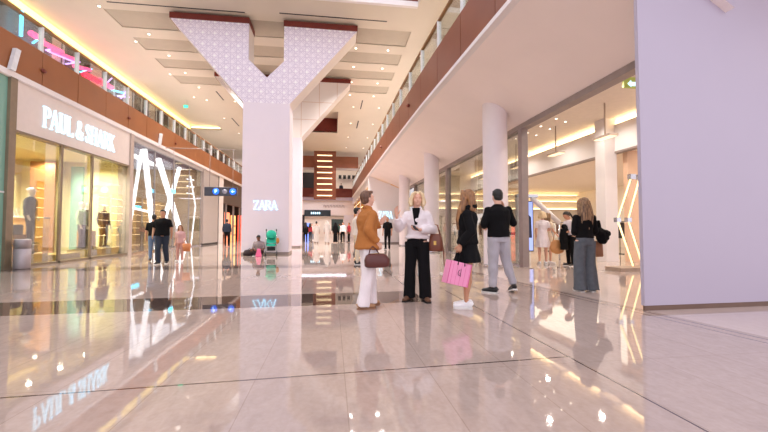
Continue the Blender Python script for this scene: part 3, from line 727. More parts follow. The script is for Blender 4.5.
# exit sign
e = empty('exit_sign', (7.35, 8.1, 4.74), 'small green and yellow lit exit sign under the right shop ceiling', 'sign')
MB().box((-.25, -.03, -.14), (.25, .03, .12)).build('panel', glow('exit_green', (170, 180, 90), .3), e); MB().box((-.2, -.02, .12), (.2, .02, .21)).build('bracket', M_cream, e)
MB().prism([(-.16, -.05), (-.06, .05), (-.06, .0), (.12, .0), (.12, -.1), (-.06, -.1), (-.06, -.13)], 'y', -.036, -.031).build('arrow', L_sign, e)
# light sculpture
e = empty('light_sculpture', (7.9, 8.98, 0), 'tall angular sculpture of two bent glowing tubes on a low plinth', 'light sculpture')
MB().prism([(-.5, -.32), (.75, -.2), (.75, .3), (-.5, .25)], 'z', 0, .1).build('plinth', mat('bronze_plinth', (176, 156, 140), .4), e)
for k, x in enumerate((0, .32)):
    pts = [V((.14 + x * .9, 0, .12)), V((-.30 + x, 0, 1.36)), V((.14 + x * .8, 0, 2.5))]
    MB().sweep(pts[:2], .02, 10).sweep(pts[1:], .02, 10).build('light_tube', glow('sculpture_led', (255, 228, 165), 1.8), e)
    MB().sweep([p + V((.035, .03, 0)) for p in pts], .028, 8).build('channel', M_chrome, e)
    MB().box((pts[1].x - .06, -.06, 1.30), (pts[1].x + .06, .06, 1.42)).build('joint_bracket', M_chrome, e); MB().box((pts[2].x - .06, -.06, 2.46), (pts[2].x + .1, .06, 2.6)).build('joint_bracket', M_chrome, e)
# screen with a suited figure and its slanted frame
e = empty('video_screen', (6.95, 12.6, 0), 'upright screen showing a person in a dark suit, beside the shop entrance', 'screen')
MB().box((-.32, 0, .3), (.32, .06, 2.15)).build('housing', M_black, e)
MB().box((-.29, -.01, .34), (.29, 0, 2.11)).build('picture', glow('screen_blue', (150, 170, 235), .9), e)
MB().prism([(-.26, .8), (-.24, 1.55), (-.1, 1.68), (.08, 1.68), (.22, 1.55), (.25, .8)], 'y', -.016, -.011).build('suit_image', glow('screen_suit', (32, 38, 62), .5), e)
MB().prism([(-.1, 1.7), (-.12, 1.9), (-.05, 2.04), (.06, 2.04), (.13, 1.9), (.08, 1.7)], 'y', -.016, -.011).build('face_image', glow('screen_face', (225, 120, 190), .9), e)
e = empty('display_arch', (7.0, 12.4, 0), 'white frame with an upright post and a slanted beam around the screen', 'display frame')
MB().box((-.5, -.08, 0), (-.36, .08, 2.25)).build('post', M_wall, e); MB().box((-.5, -.08, 2.25), (.3, .08, 2.36)).build('beam', M_chrome, e)
MB().sweep([(.1, 0, 2.25), (1.15, 0, 1.35)], (.1,) * 2, 4).build('slanted_beam', L_warm2 if False else M_wall, e)
MB().sweep([(1.15, 0, 1.35), (1.15, 0, 0)], .03, 6).build('support', M_chrome, e)
# clothes inside the right shop
pal = [(60, 50, 52), (200, 180, 160), (120, 90, 80), (230, 225, 220), (90, 100, 120)]
garment_rack(12.0, 17.5, 2.4, 10, 'clothes rack deep in the right shop behind the staff member', pal, rz=PI / 2, glab='folded-over garment')
garment_rack(14.0, 15.0, 2.4, 10, 'clothes rack behind the square white pillar', pal[::-1], rz=PI / 2, glab='dark or pale garment')
garment_rack(8.0, 20.5, 2.2, 9, 'clothes rack seen through the glass left of the thick column', pal, rz=PI / 2 * .9, glab='assorted garment')
def table(x, y, w, d, h, lab, m):
    e = empty('display_table', (x, y, 0), lab, 'table')
    MB().box((-w / 2, -d / 2, h - .06), (w / 2, d / 2, h)).build('table_top', m, e)
    for a in (-1, 1):
        for b in (-1, 1): MB().box((a * (w / 2 - .05) - .03, b * (d / 2 - .05) - .03, 0), (a * (w / 2 - .05) + .03, b * (d / 2 - .05) + .03, h - .06)).build('leg', M_post, e)
table(10.8, 14.8, 1.8, .8, .85, 'white display table behind the staff member in the right shop', M_wall)
table(8.3, 16.2, 1.4, .8, .85, 'white display table seen through the glass beside the wide mullion', M_wall)
k = 0
for tx, ty, lab in ((10.8, 14.8, 'the white display table behind the staff member'), (8.3, 16.2, 'the white display table seen through the glass')):
    for q in (-.5, 0, .5):
        c = pal[k % 5]; k += 1
        o = MB().box((-.18, -.22, 0), (.18, .22, .12)).build('folded_garment', mat('garment_%d_%d_%d' % c, c, .9), None, (tx + q, ty, .85), bevel=.02)
        tag(o, '%s pile of folded clothes on %s' % (['dark', 'tan', 'brown', 'white', 'blue-grey'][(k - 1) % 5], lab), 'clothes')

# ZARA return wall and the gold shopfront beyond
o = MB().prism([(2.82, 0), (6.0, 0), (6.0, 4.2), (5.65, 4.25), (2.82, 5.36)], 'y', 29, 29.2).build('wall_right_return', M_wall); struct(o)
B('baseboard_right_return', (2.8, 28.97, 0), (6, 29, .1), M_head, st=True)
o = lettering('shop_sign', 'ZARA', (3.62, 28.99, 1.98), (1, 0, 0), (0, 0, 1), .56, 1.1, .04, L_sign, .8); tag(o, 'glowing white ZARA letters on the far white wall behind the woman in ochre', 'shop sign')
B('wall_right_far_header', (2.85, 29.2, 4.6), (3.0, 52, 5.4), M_wall, st=True)
B('wall_right_far_back', (5.5, 29.2, 0), (5.7, 52, 5.4), mat('gold_wall', (226, 186, 96), .4, var=.2, scale=4), st=True)
for k in range(7):
    y = 29.3 + k * 3
    if k % 2: B('trim_%d' % (50 + k), (2.86, y - .06, 0), (3.0, y + .04, 4.6), M_wall, st=True)
    o = MB()
    for z in (.5, 1.2, 1.9, 2.6, 3.3, 4.0): o.box((2.96, y + .1, z), (3.4, y + 2.8, z + .04), 0); o.box((2.97, y + .1, z + .045), (3.0, y + 2.8, z + .09), 1)
    for a in (.1, 2.76): o.box((2.96, y + a, 0), (3.4, y + a + .04, 4.5), 0)
    o.box((3.4, y + .1, 0), (3.43, y + 2.8, 4.5), 2)
    o = o.build('gold_shelving', [M_wood, L_warm2, glow('gold_backlight', (230, 180, 90), .7)])
    tag(o, 'tall gold-lit shelving unit in the far right shopfront', 'shelving', 'gold-lit shelving units in the far right shopfront')

# ------------------------------------------------------------------ far end
B('bridge_upper', (-9, 45.8, 8.72), (3.2, 46.1, 10.12), M_fasR); bpy.data.objects['bridge_upper'].name = 'trim_26'
struct(bpy.data.objects['trim_26'])
B('trim_27', (-9, 46.1, 8.75), (3.2, 48, 9.0), M_wall, st=True)
B('trim_28', (-9, 49.8, 5.42), (3.2, 50.0, 6.6), mat('dark_red_board', (112, 44, 34), .5), st=True)
B('trim_29', (-9, 50.0, 5.3), (8, 54, 5.6), mat('lavender_soffit', (214, 206, 228), .6), st=True)
o = struct(MB().box((-2.2, 45.3, 4.75), (.45, 45.75, 10.7)).build('trim_30', mat('copper_tower', (128, 72, 52), .45, var=.06)))
for k in range(8):
    z = 10.05 - k * .70
    o = MB().box((-1.82, 45.24, z), (-.02, 45.3, z + .12)).build('wall_lamp', L_bar)
    tag(o, 'horizontal warm light bar in the ladder of bars on the copper tower', 'light', 'light bars on the copper tower')
B('wall_far_upper', (-14, 54, 5.3), (8, 54.2, 12), M_cream, st=True)
B('wall_far_upper_left', (-9, 53.4, 5.6), (-1.9, 53.6, 9.2), M_dark, st=True)
B('ceiling_far', (-14, 52, 10.65), (12, 54.2, 10.8), M_ceil, st=True)
for k in range(4):
    o = MB().box((.9 + k * .65, 53.2, 8.4), (1.3 + k * .65, 53.6, 8.9)).build('ceiling_speaker', M_black, None); tag(o, 'small dark box hanging in a row high above the far gallery', 'ceiling fixture', 'dark boxes above the far gallery')
    o['group'] = 'dark boxes above the far gallery'
# wall_far ground floor
B('wall_far_header', (-9, 54, 3.0), (6, 54.2, 5.3), M_cream, st=True)
B('wall_far_back', (-9, 58.5, 0), (6, 58.7, 3.2), M_cream, st=True)
B('wall_far_pier', (1.7, 53.9, 0), (3.1, 54.2, 3.2), M_wall, st=True)
B('wall_far_pier_two', (-5, 53.9, 0), (-3.9, 54.2, 3.2), M_dark, st=True)
B('ceiling_far_shop', (-9, 54, 3.0), (6, 58.6, 3.1), M_cream, st=True)
o = MB().box((-3.9, 53.8, 3.0), (-.2, 53.98, 3.9)).build('sign_board', mat('dark_teal_board', (36, 48, 52), .4)); tag(o, 'dark teal sign board over the shops at the far end', 'sign')
for k in range(5):
    MB().box((-3.0 + k * .28, 53.77, 3.3), (-2.82 + k * .28, 53.8, 3.6)).build('letter_mark', L_sign, o)
o = MB()
for k in range(14):
    o.box((-1.2 + k * .22, 53.9, 4.3), (-1.16 + k * .22, 53.98, 4.62)); o.box((-1.2 + k * .22, 53.9, 4.58 - .26 * (k % 2)), (-1.06 + k * .22, 53.98, 4.62 - .26 * (k % 2)))
o = o.build('shop_sign', mat('bronze_letters', (120, 92, 74), .4)); tag(o, 'small dark bronze letters on the cream wall at the far end', 'shop sign')
o = MB().box((-.1, 53.9, .9), (1.6, 54.0, 2.6)).build('dark_window_panel', mat('dark_green_glass', (50, 70, 62), .2)); tag(o, 'dark green glass panel at the far end beside the white pier', 'window panel')
o = MB().box((-3.7, 53.0, 0), (-3.1, 53.1, 2.0)).build('blue_screen', glow('blue_screen', (120, 150, 255), 1.6)); tag(o, 'bluish glowing screen at the far left end of the hall', 'screen')
# low ceiling exit sign
o = MB().box((-11.2, 29.6, 10.35), (-10.9, 29.66, 10.55)).build('exit_sign', glow('exit_teal', (60, 220, 170), 1.6)); MB().sweep([(-11.05, 29.63, 10.55), (-11.05, 29.63, 10.97)], .01, 6).build('hanger', M_post, o)
tag(o, 'tiny teal-green exit sign under the left ceiling recess', 'sign')

# ------------------------------------------------------------------ lights
w = bpy.data.worlds.new('world'); sc.world = w; w.use_nodes = True
w.node_tree.nodes['Background'].inputs['Color'].default_value = (.95, .91, 1.0, 1); w.node_tree.nodes['Background'].inputs['Strength'].default_value = 1.5
def area(loc, sx, sy, power, col, rot=(0, 0, 0)):
    l = bpy.data.lights.new('area', 'AREA'); l.shape = 'RECTANGLE'; l.size = sx; l.size_y = sy; l.energy = power; l.color = col
    o = link(bpy.data.objects.new('area', l)); o.location = loc; o.rotation_euler = rot
def spots(xs, ys_, z, power, col):
    for x in xs:
        for y in ys_:
            l = bpy.data.lights.new('spot', 'SPOT'); l.energy = power; l.color = col; l.spot_size = 2.7; l.spot_blend = .6; l.shadow_soft_size = .07
            o = link(bpy.data.objects.new('spot', l)); o.location = (x, y, z)
spots((-9.8, -11.6), (12.4, 13.8, 15.2, 16.6), 3.93, 430, (1, .96, .76))
area((-11.5, 22.4, 5.1), 4, 8, 260, (.92, .9, 1))
spots((6.8, 8.6), (6, 8.5, 11), 4.88, 110, (1, .92, .82))
spots((6.8, 8.6), (14, 17, 20, 23), 4.88, 100, (1, .92, .82))
area((13.5, 15, 3.75), 6, 14, 430, (1, .9, .74))
area((-11, 37, 3.8), 2.5, 8, 60, (1, .7, .5))
area((4.2, 40, 4.5), 1.5, 16, 300, (1, .85, .55))
area((-1.5, 56.3, 2.9), 9, 3, 150, (1, .9, .86))
area((-2, 51.8, 5.2), 8, 2.5, 160, (.9, .85, 1))
area((6, 9, 10.9), 2.0, 10, 200, (1, .88, .7))
area((-11, 9, 10.9), 2.0, 10, 200, (1, .88, .7))
area((0, 50.5, 10.5), 8, 3, 250, (1, .88, .78))

# ------------------------------------------------------------------ people
SK = {'fair': (226, 176, 152), 'tan': (196, 142, 112), 'brown': (128, 84, 62), 'mannequin': (232, 222, 206)}
def skinmat(k): return mat('skin_' + k, SK[k], .5, var=.03, scale=12)
def hand(mb, W, d, n, side=1, curl=.35, sc_=1.0):
    d = V(d).normalized(); n = V(n); n = (n - d * n.dot(d)).normalized(); s = d.cross(n) * side
    W = V(W)
    mb.sweep([W - d * .02, W + d * .02 * sc_, W + d * .055 * sc_, W + d * .09 * sc_], [(.024, .018), (.033, .017), (.040, .016), (.037, .013)], 12, up=s)
    for i, L_ in enumerate((.072, .080, .074, .058)):
        p = W + d * (.086 - abs(i - 1) * .004) * sc_ + s * (.030 - .020 * i); dd = d + s * (.10 - .06 * i); a = 0
        for j, f in enumerate((.45, .32, .27)):
            a += curl * (.7, 1.0, .7)[j]; u = (dd * math.cos(a) + n * math.sin(a)).normalized(); q = p + u * L_ * f * sc_
            mb.cone(p, q, .0092 - j * .0008, .0086 - j * .001, 8); p = q
    p = W + d * .022 + s * .028; u = (d * .65 + s * .65 + n * .35).normalized(); q = p + u * .04; mb.cone(p, q, .014, .011, 8)
    u2 = (d * .9 + s * .25 + n * .35).normalized(); mb.cone(q, q + u2 * .034, .0105, .0085, 8)
BASE = dict(shR=(.178, 0, 1.385), elR=(.235, -.03, 1.12), wrR=(.235, .06, .88), shL=(-.178, 0, 1.385), elL=(-.235, -.03, 1.12), wrL=(-.235, .06, .88),
            hipR=(.088, 0, .92), knR=(.10, .025, .50), anR=(.10, 0, .085), hipL=(-.088, 0, .92), knL=(-.10, .025, .50), anL=(-.10, 0, .085),
            ftR=12, ftL=12, heelR=0, heelL=0, pelvis=.95, hz=0, hx=0, hy=0, lean=0, nR=(-1, 0, 0), nL=(1, 0, 0), cR=.3, cL=.3)
def xform(mb, i0, M):
    for i in range(i0, len(mb.v)): mb.v[i] = tuple(M @ V(mb.v[i]))
def person(label, x, y, face, Ht, skin='fair', group=None, female=False, pose={}, hair=None, wear=(), vox=.0065, z=0, hands=True, facef=True, cat='person', name='person', build=1.0):
    J = dict(BASE)
    if female:
        for k, sx_ in (('R', 1), ('L', -1)):
            J['sh' + k] = (sx_ * .152, 0, 1.375); J['el' + k] = (sx_ * .20, -.03, 1.13); J['wr' + k] = (sx_ * .205, .05, .90)
    J.update(pose)
    far = vox > .01
    S = Ht / 1.75; fz = J['pelvis']; drop = fz - .95
    Ml = Matrix.Translation((0, 0, fz)) @ Matrix.Rotation(-math.radians(J['lean']), 4, 'X') @ Matrix.Translation((0, 0, -.95))   # upper body frame
    nb = V((0, -.005, 1.52))
    Mh = Ml @ Matrix.Translation(nb) @ Matrix.Rotation(math.radians(J['hz']), 4, 'Z') @ Matrix.Rotation(-math.radians(J['hx']), 4, 'X') @ Matrix.Rotation(math.radians(J['hy']), 4, 'Y') @ Matrix.Translation(V((0, .012, .118))) @ Matrix.Scale(1.05, 4)
    P = {}
    for k in ('sh', 'el', 'wr'):
        for q in 'RL': P[k + q] = Ml @ V(J[k + q])
    for k in ('hip', 'kn', 'an'):
        for q in 'RL': P[k + q] = V(J[k + q]) + (V((0, 0, drop)) if k == 'hip' else V((0, 0, 0)))
    # ---- body
    b = MB(); i0 = len(b.v)
    if female: R = [(.90, .138, .09), (1.0, .125, .085), (1.1, .115, .085), (1.22, .13, .095), (1.3, .14, .105), (1.38, .145, .09), (1.44, .10, .07), (1.48, .052, .052), (1.55, .048, .05)]
    else: R = [(.90, .155, .105), (1.0, .15, .10), (1.1, .145, .10), (1.22, .16, .11), (1.32, .175, .12), (1.40, .17, .10), (1.46, .11, .075), (1.49, .062, .06), (1.56, .058, .06)]
    b.rings([(0, 0, zz, rx * build, ry * build) for zz, rx, ry in R], 20); xform(b, i0, Ml)
    for q in 'RL':
        b.cone(P['sh' + q], P['el' + q], .048 if female else .056, .036 if female else .042, 12); b.cone(P['el' + q], P['wr' + q], .036 if female else .041, .024 if female else .028, 12)
        b.ball(Ml @ V((J['sh' + q][0] * .9, 0, J['sh' + q][2])), .055 if female else .068)
        b.sweep([P['hip' + q] + V((0, 0, .03)), P['hip' + q].lerp(P['kn' + q], .5), P['kn' + q]], [.088, .072, .052], 14)
        b.ball(P['kn' + q], .053); kn, an = P['kn' + q], P['an' + q]
        bk = V((0, -.012, 0)); b.sweep([kn, kn.lerp(an, .3) + bk, kn.lerp(an, .7), an], [.05, .052, .036, .032], 14)
        b.ball(P['hip' + q], .088)
        sg = 1 if q == 'R' else -1
        dirn = (P['wr' + q] - P['el' + q]).normalized()
        if hands and not far: hand(b, P['wr' + q], J.get('hd' + q, dirn), J['n' + q], sg if q == 'R' else -1, J['c' + q])
        else: b.sweep([P['wr' + q] - dirn * .02, P['wr' + q] + dirn * .08, P['wr' + q] + dirn * .15], [.026, .034, .02], 8)
        ft = math.radians(J['ft' + q]) * sg; fd = V((math.sin(ft), math.cos(ft), 0)); hl = J['heel' + q]
        b.sweep([an + V((0, 0, -.03)) - fd * .03, an - V((0, 0, .045)) + fd * .06, an - V((0, 0, .055 + hl)) + fd * .15], [.034, .035, .022], 10)
    i0 = len(b.v)
    b.ball((0, -.012, .028), (.074, .092, .086), 20, 14); b.ball((0, .018, -.03), (.060, .068, .078), 18, 12); b.ball((0, .050, -.085), (.030, .028, .024)); b.ball((0, .028, -.075), (.048, .044, .034))
    b.ball((.034, .05, -.03), (.026, .026, .026)); b.ball((-.034, .05, -.03), (.026, .026, .026))
    b.cone((0, .083, .008), (0, .098, -.026), .006, .0125, 8); b.ball((0, .076, -.052), (.022, .012, .012)); b.ball((0, .066, .026), (.052, .02, .012))
    for sg in (1, -1): b.ball((sg * .073, -.004, -.008), (.010, .018, .030))
    b.sweep([(0, -.02, -.13), (0, -.012, -.05)], [.052, .05], 12)
    xform(b, i0, Mh)
    me = remeshed(b, vox if not far else vox * .85, 2 if not far else 1)
    f = MB(); i0 = 0
    if facef:
        for sg in (1, -1):
            f.ball((sg * .029, .073, .008), (.0135, .009, .0075), 10, 6, 1); f.ball((sg * .029, .0805, .008), (.0085, .005, .008), 8, 6, 2)
            f.sweep([(sg * .013, .087, .026), (sg * .030, .085, .031), (sg * .047, .070, .026)], [.004, .005, .003], 6, 2)
        f.sweep([(-.022, .080, -.0515), (-.008, .0885, -.047), (0, .0885, -.049), (.008, .0885, -.047), (.022, .080, -.0515)], [.002, .0055, .005, .0055, .002], 6, 3)
        f.sweep([(-.018, .081, -.056), (0, .087, -.059), (.018, .081, -.056)], [.002, .006, .002], 6, 3)
        xform(f, i0, Mh)
    bm = bmesh.new(); bm.from_mesh(me)
    if f.v:
        m2 = f.fixed(); bm.from_mesh(m2); bpy.data.meshes.remove(m2)
    bmesh.ops.scale(bm, vec=(S, S, S), verts=bm.verts); bm.to_mesh(me); bm.free()
    me.materials.clear()
    for m_ in (skinmat(skin), mat('eye_white', (235, 230, 225), .3), mat('eye_dark', (50, 34, 28), .3), mat('lips', (178, 84, 78), .4) if skin != 'brown' else mat('lips_dark', (110, 60, 52), .4)): me.materials.append(m_)
    root = link(bpy.data.objects.new(name, me)); root.location = (x, y, z); root.rotation_euler.z = math.radians(face - 90)
    tag(root, label, cat, group)
    def wearit(nm, mb, m_, v_=None, sm=5, fold=None, post=None):
        me = remeshed(mb, (v_ or (.008 if not far else .016)), sm if not far else 2, fold if not far else None)
        for v in me.vertices: v.co *= S
        me.materials.clear(); me.materials.append(m_)
        o = link(bpy.data.objects.new(nm, me)); o.parent = root
        return o
    def raw(nm, mb, mm):
        for i in range(len(mb.v)): mb.v[i] = tuple(V(mb.v[i]) * S)
        return mb.build(nm, mm, root)
    for w_ in wear:
        kind, m_, o = w_[0], w_[1], (w_[2] if len(w_) > 2 else {})
        nm = o.get('name', kind)
        if kind == 'top':
            g = MB(); hem = o.get('hem', .98); lo = o.get('loose', .02); nk = o.get('neck', 1.475); hw = o.get('hemw', 0)
            if female: R = [(hem, .148 + hw, .11 + hw * .7), (1.06, .135, .10), (1.15, .125, .097), (1.24, .138, .112), (1.31, .146, .122), (1.38, .148, .10), (1.43, .115, .075), (nk, .066, .062)]
            else: R = [(hem, .165 + hw, .125 + hw * .7), (1.08, .158, .118), (1.20, .17, .12), (1.30, .182, .13), (1.38, .18, .115), (1.44, .135, .088), (nk + .02, .075, .07)]
            R = [r for k, r in enumerate(R) if k == 0 or r[0] > hem + .03]
            if hw: R.insert(1, (hem + .03, .15 + hw * 1.25, .11 + hw * .9))
            taper = lambda zz: lo * min(1, max(0, (1.47 - zz) / .08))
            g.rings([(0, 0, zz, rx * build + taper(zz), ry * build + taper(zz)) for zz, rx, ry in R], 24); xform(g, 0, Ml)
            sl = o.get('sleeve', 1.0); sr = o.get('sr', (.064, .055, .045))
            for q in 'RL':
                a, e_, w2 = P['sh' + q], P['el' + q], P['wr' + q]
                cen = Ml @ V((J['sh' + q][0] * .55, 0, 1.38))
                g.sweep([cen, a], [.07, sr[0] + .006], 12); g.ball(a, sr[0] + .006)
                if sl <= .5: tt = a.lerp(e_, sl * 2); g.sweep([a, tt], [sr[0] + .004, sr[1]], 12)
                else:
                    g.cone(a, e_, sr[0], sr[1], 12); k = (sl - .5) * 2; tt = e_.lerp(w2, k); g.sweep([e_, e_.lerp(tt, .6), tt], [sr[1], (sr[1] + sr[2]) / 2 + o.get('puff', 0), sr[2]], 12)
            if o.get('hood'):
                i0 = len(g.v); g.sweep([(-.09, .02, 1.475), (-.075, -.07, 1.50), (0, -.105, 1.51), (.075, -.07, 1.50), (.09, .02, 1.475)], [.03, .042, .052, .042, .03], 10); xform(g, i0, Ml)
            if o.get('collar'):
                i0 = len(g.v); g.sweep([(-.02, .085, 1.42), (-.065, .03, 1.495), (-.055, -.045, 1.52), (0, -.07, 1.525), (.055, -.045, 1.52), (.065, .03, 1.495), (.02, .085, 1.42)], [(.03, .012)] * 7, 8); xform(g, i0, Ml)
            wearit(nm, g, m_, fold=o.get('fold', (.010, 9, 5)))
            if o.get('vneck'):
                i0 = 0; g = MB(); g.prism([(-.06, 1.49), (.06, 1.49), (.05, 1.40), (.02, 1.22), (-.02, 1.22), (-.05, 1.40)], 'y', .055, .15); xform(g, i0, Ml); raw('inner_top', g, o['vneck'])
        elif kind == 'trousers':
            g = MB(); wz = o.get('waist', 1.02); r = o.get('r', (.098, .068, .055)); top = 1.0
            g.rings([(0, -.008, .86, .165 + o.get('hipw', 0), .115), (0, -.01, .93, .168 + o.get('hipw', 0), .122), (0, 0, wz, (.142 if female else .155), .105)], 22)
            for i in range(len(g.v)): g.v[i] = (g.v[i][0], g.v[i][1], g.v[i][2] + drop)
            for q in 'RL':
                hp, kn, an = P['hip' + q], P['kn' + q], P['an' + q]; hm = an + (an - kn).normalized() * o.get('len', .03)
                g.sweep([hp + V((0, 0, .02)), hp.lerp(kn, .5), kn, kn.lerp(hm, .5), hm], [r[0], (r[0] + r[1]) / 2, r[1], (r[1] + r[2]) / 2, r[2]], 16)
            wearit(nm, g, m_, fold=o.get('fold', (.009, 10, 3)))
            if o.get('belt'):
                g = MB().rings([(0, 0, wz - .035 + drop, (.146 if female else .158) + .006, .113), (0, 0, wz + .004 + drop, (.142 if female else .155) + .006, .109)], 24); raw('belt', g, o['belt'])
        elif kind == 'skirt':
            g = MB(); hm = o.get('hem', .62); fl = o.get('flare', .2); wz = o.get('waist', 1.04); tz = o.get('rx', .14)
            n = 48; vs_ = []; zs = [wz, wz - .08, wz - .16, (wz + hm) / 2 - .05, hm]
            rr = [tz, tz + .018, tz + .03, (tz + fl) / 2 + .015, fl]
            for zz, r_ in zip(zs, rr):
                k_ = max(0, (wz - .1 - zz)) / (wz - hm)
                for q in range(n):
                    t = 2 * PI * q / n; a = 1 + .05 * k_ * math.sin(t * 12); vs_.append((r_ * a * math.cos(t), r_ * .78 * a * math.sin(t), zz + drop))
            fs = [(i * n + q, i * n + (q + 1) % n, (i + 1) * n + (q + 1) % n, (i + 1) * n + q) for i in range(len(zs) - 1) for q in range(n)] + [tuple(range(n)), tuple(range((len(zs) - 1) * n, len(zs) * n))[::-1]]
            g.add(vs_, fs); wearit(nm, g, m_, sm=2, fold=(.005, 8, 3))
        elif kind == 'robe':
            g = MB(); R = o.get('rings', [(.09, .20, .15), (.5, .185, .14), (.95, .18, .135), (1.2, .18, .13), (1.36, .185, .115), (1.44, .12, .085), (1.49, .07, .07)])
            g.rings([(0, 0, zz, rx, ry) for zz, rx, ry in R], 24)
            for q in 'RL':
                g.ball(P['sh' + q], .075); g.cone(P['sh' + q], P['el' + q], .068, .06, 12); g.sweep([P['el' + q], P['wr' + q]], [.06, .062], 12)
            wearit(nm, g, m_, fold=(.012, 9, 2))
        elif kind == 'headscarf':
            g = MB(); g.ball((0, -.015, .03), (.092, .108, .1), 20, 14)
            for i in range(len(g.v)):
                a, b_, c = g.v[i]
                if c < .05 and b_ > .03: g.v[i] = (a, .03, c)
            g.sweep([(0, -.05, .02), (0, -.09, -.16), (0, -.09, -.38)], [(.09, .05), (.17, .05), (.16, .03)], 14, up=(1, 0, 0))
            for sg in (1, -1): g.sweep([(sg * .075, 0, .02), (sg * .10, .0, -.14), (sg * .12, .03, -.28)], [.03, .04, .03], 10)
            xform(g, 0, Mh); wearit(nm, g, m_)
        elif kind == 'shoes':
            for q in 'RL':
                sg = 1 if q == 'R' else -1; ft = math.radians(J['ft' + q]) * sg; an = P['an' + q]; hl = J['heel' + q]
                pr = [(-.085, .032, .03), (-.07, .040, .045), (0, .040, .05), (.06, .043, .036), (.12, .047, .028), (.165, .042, .022), (.19, .026, .016)]
                g = MB(); Mf = Matrix.Translation(V((an.x, an.y, 0))) @ Matrix.Rotation(-ft, 4, 'Z')
                g.sweep([(0, t_, .024 + h_ * .8) for t_, w2, h_ in pr], [(h_ + .006, w2) for t_, w2, h_ in pr], 14)
                if o.get('high', 1): g.sweep([(0, -.035, .06), (0, -.032, .115)], [(.05, .04), (.045, .038)], 12, up=(0, 1, 0))
                g.v = [(a, b_, max(c, .018)) for a, b_, c in g.v]
                k = MB(); out_ = []
                for t_, w2, h_ in pr: out_.append((w2 + .004, t_))
                out_ += [(-a, b_) for a, b_ in out_[::-1]]
                k.prism(out_, 'z', 0, .024)
                Mt = Mf
                if hl: Mt = Mf @ Matrix.Translation((0, .13, 0)) @ Matrix.Rotation(-hl * 5.5, 4, 'X') @ Matrix.Translation((0, -.13, 0))
                xform(g, 0, Mt); xform(k, 0, Mt)
                s1 = wearit('shoe', g, m_, .008 if not far else .014, 2)
                for i in range(len(k.v)): k.v[i] = tuple(V(k.v[i]) * S)
                if not far: k.build('sole', o.get('sole', mat('rubber_white', (225, 222, 218), .6)), s1)
        elif kind == 'hair': pass
    if hair:
        st, m_ = hair; g = MB()
        g.ball((0, -.020, .030), (.083, .098, .093), 26, 18)
        for i in range(len(g.v)):
            a, b_, c = g.v[i]
            lim = .085 if c > .085 else (.02 + .065 * max(0, (c - .05)) / .035)
            if c < .085: g.v[i] = (a, min(b_, lim), c)
            if c < -.02 and st == 'short': g.v[i] = (a * .92, min(b_, -.01), c)
        if st == 'short': g.ball((0, .04, .09), (.055, .045, .028)); g.ball((0, -.045, -.02), (.076, .06, .065))
        if st in ('bob', 'long', 'pony'): g.ball((0, -.045, .01), (.088, .07, .09))
        if st == 'bun': g.ball((0, -.10, .03), (.035, .03, .035))
        if st == 'pony': g.sweep([(0, -.09, .03), (0, -.14, .0), (0, -.15, -.12), (0, -.13, -.2)], [.03, .03, .026, .01], 10)
        if st == 'bob':
            g.ball((0, -.052, -.045), (.094, .062, .085))
            for sg in (1, -1):
                g.sweep([(sg * .025, .07, .105), (sg * .072, .05, .07), (sg * .092, .02, .0), (sg * .102, .012, -.06), (sg * .092, .03, -.105)], [(.02, .022), (.028, .028), (.034, .034), (.038, .036), (.022, .02)], 12)
                g.sweep([(sg * .06, -.05, .03), (sg * .095, -.04, -.05), (sg * .09, -.03, -.115)], [.03, .04, .02], 10)
        if st == 'long':
            LL = .0
            g.sweep([(0, -.05, .05), (0, -.078, -.06), (0, -.105, -.20), (0, -.10, -.34), (0, -.095, -.46)], [(.085, .05), (.10, .055), (.115, .045), (.105, .035), (.07, .02)], 20, up=(1, 0, 0))
            for sg in (1, -1): g.sweep([(sg * .02, .06, .105), (sg * .074, .035, .05), (sg * .088, .0, -.05), (sg * .10, -.03, -.20), (sg * .095, -.03, -.36)], [.02, .028, .036, .035, .015], 12)
        if st == 'longfront':
            g.ball((0, -.045, .01), (.088, .07, .09))
            g.sweep([(0, -.05, .05), (0, -.072, -.06), (0, -.085, -.17), (.03, -.08, -.24)], [(.085, .05), (.095, .055), (.09, .045), (.05, .02)], 20, up=(1, 0, 0))
            for sg in (1, -1): g.sweep([(sg * .02, .06, .105), (sg * .076, .04, .05), (sg * .092, .02, -.05), (sg * .105, .05, -.18), (sg * .10, .09, -.32), (sg * .09, .10, -.46)], [(.02, .02), (.03, .03), (.04, .045), (.045, .055), (.035, .045), (.012, .02)], 12)
        xform(g, 0, Mh)
        wearit('hair', g, m_, .0065 if not far else .013, 3, (.0035, 40, 4))
    if 'beard' in J:
        g = MB(); g.ball((0, .035, -.072), (.056, .052, .04)); g.ball((0, .06, -.095), (.034, .034, .026)); xform(g, 0, Mh); wearit('beard', g, J['beard'], .007, 1)
    root['J'] = 0; del root['J']
    Mw = Matrix.Translation((x, y, z)) @ Matrix.Rotation(math.radians(face - 90), 4, 'Z') @ Matrix.Scale(S, 4)
    return root, (lambda k: Mw @ (P[k] if isinstance(k, str) else V(k)))

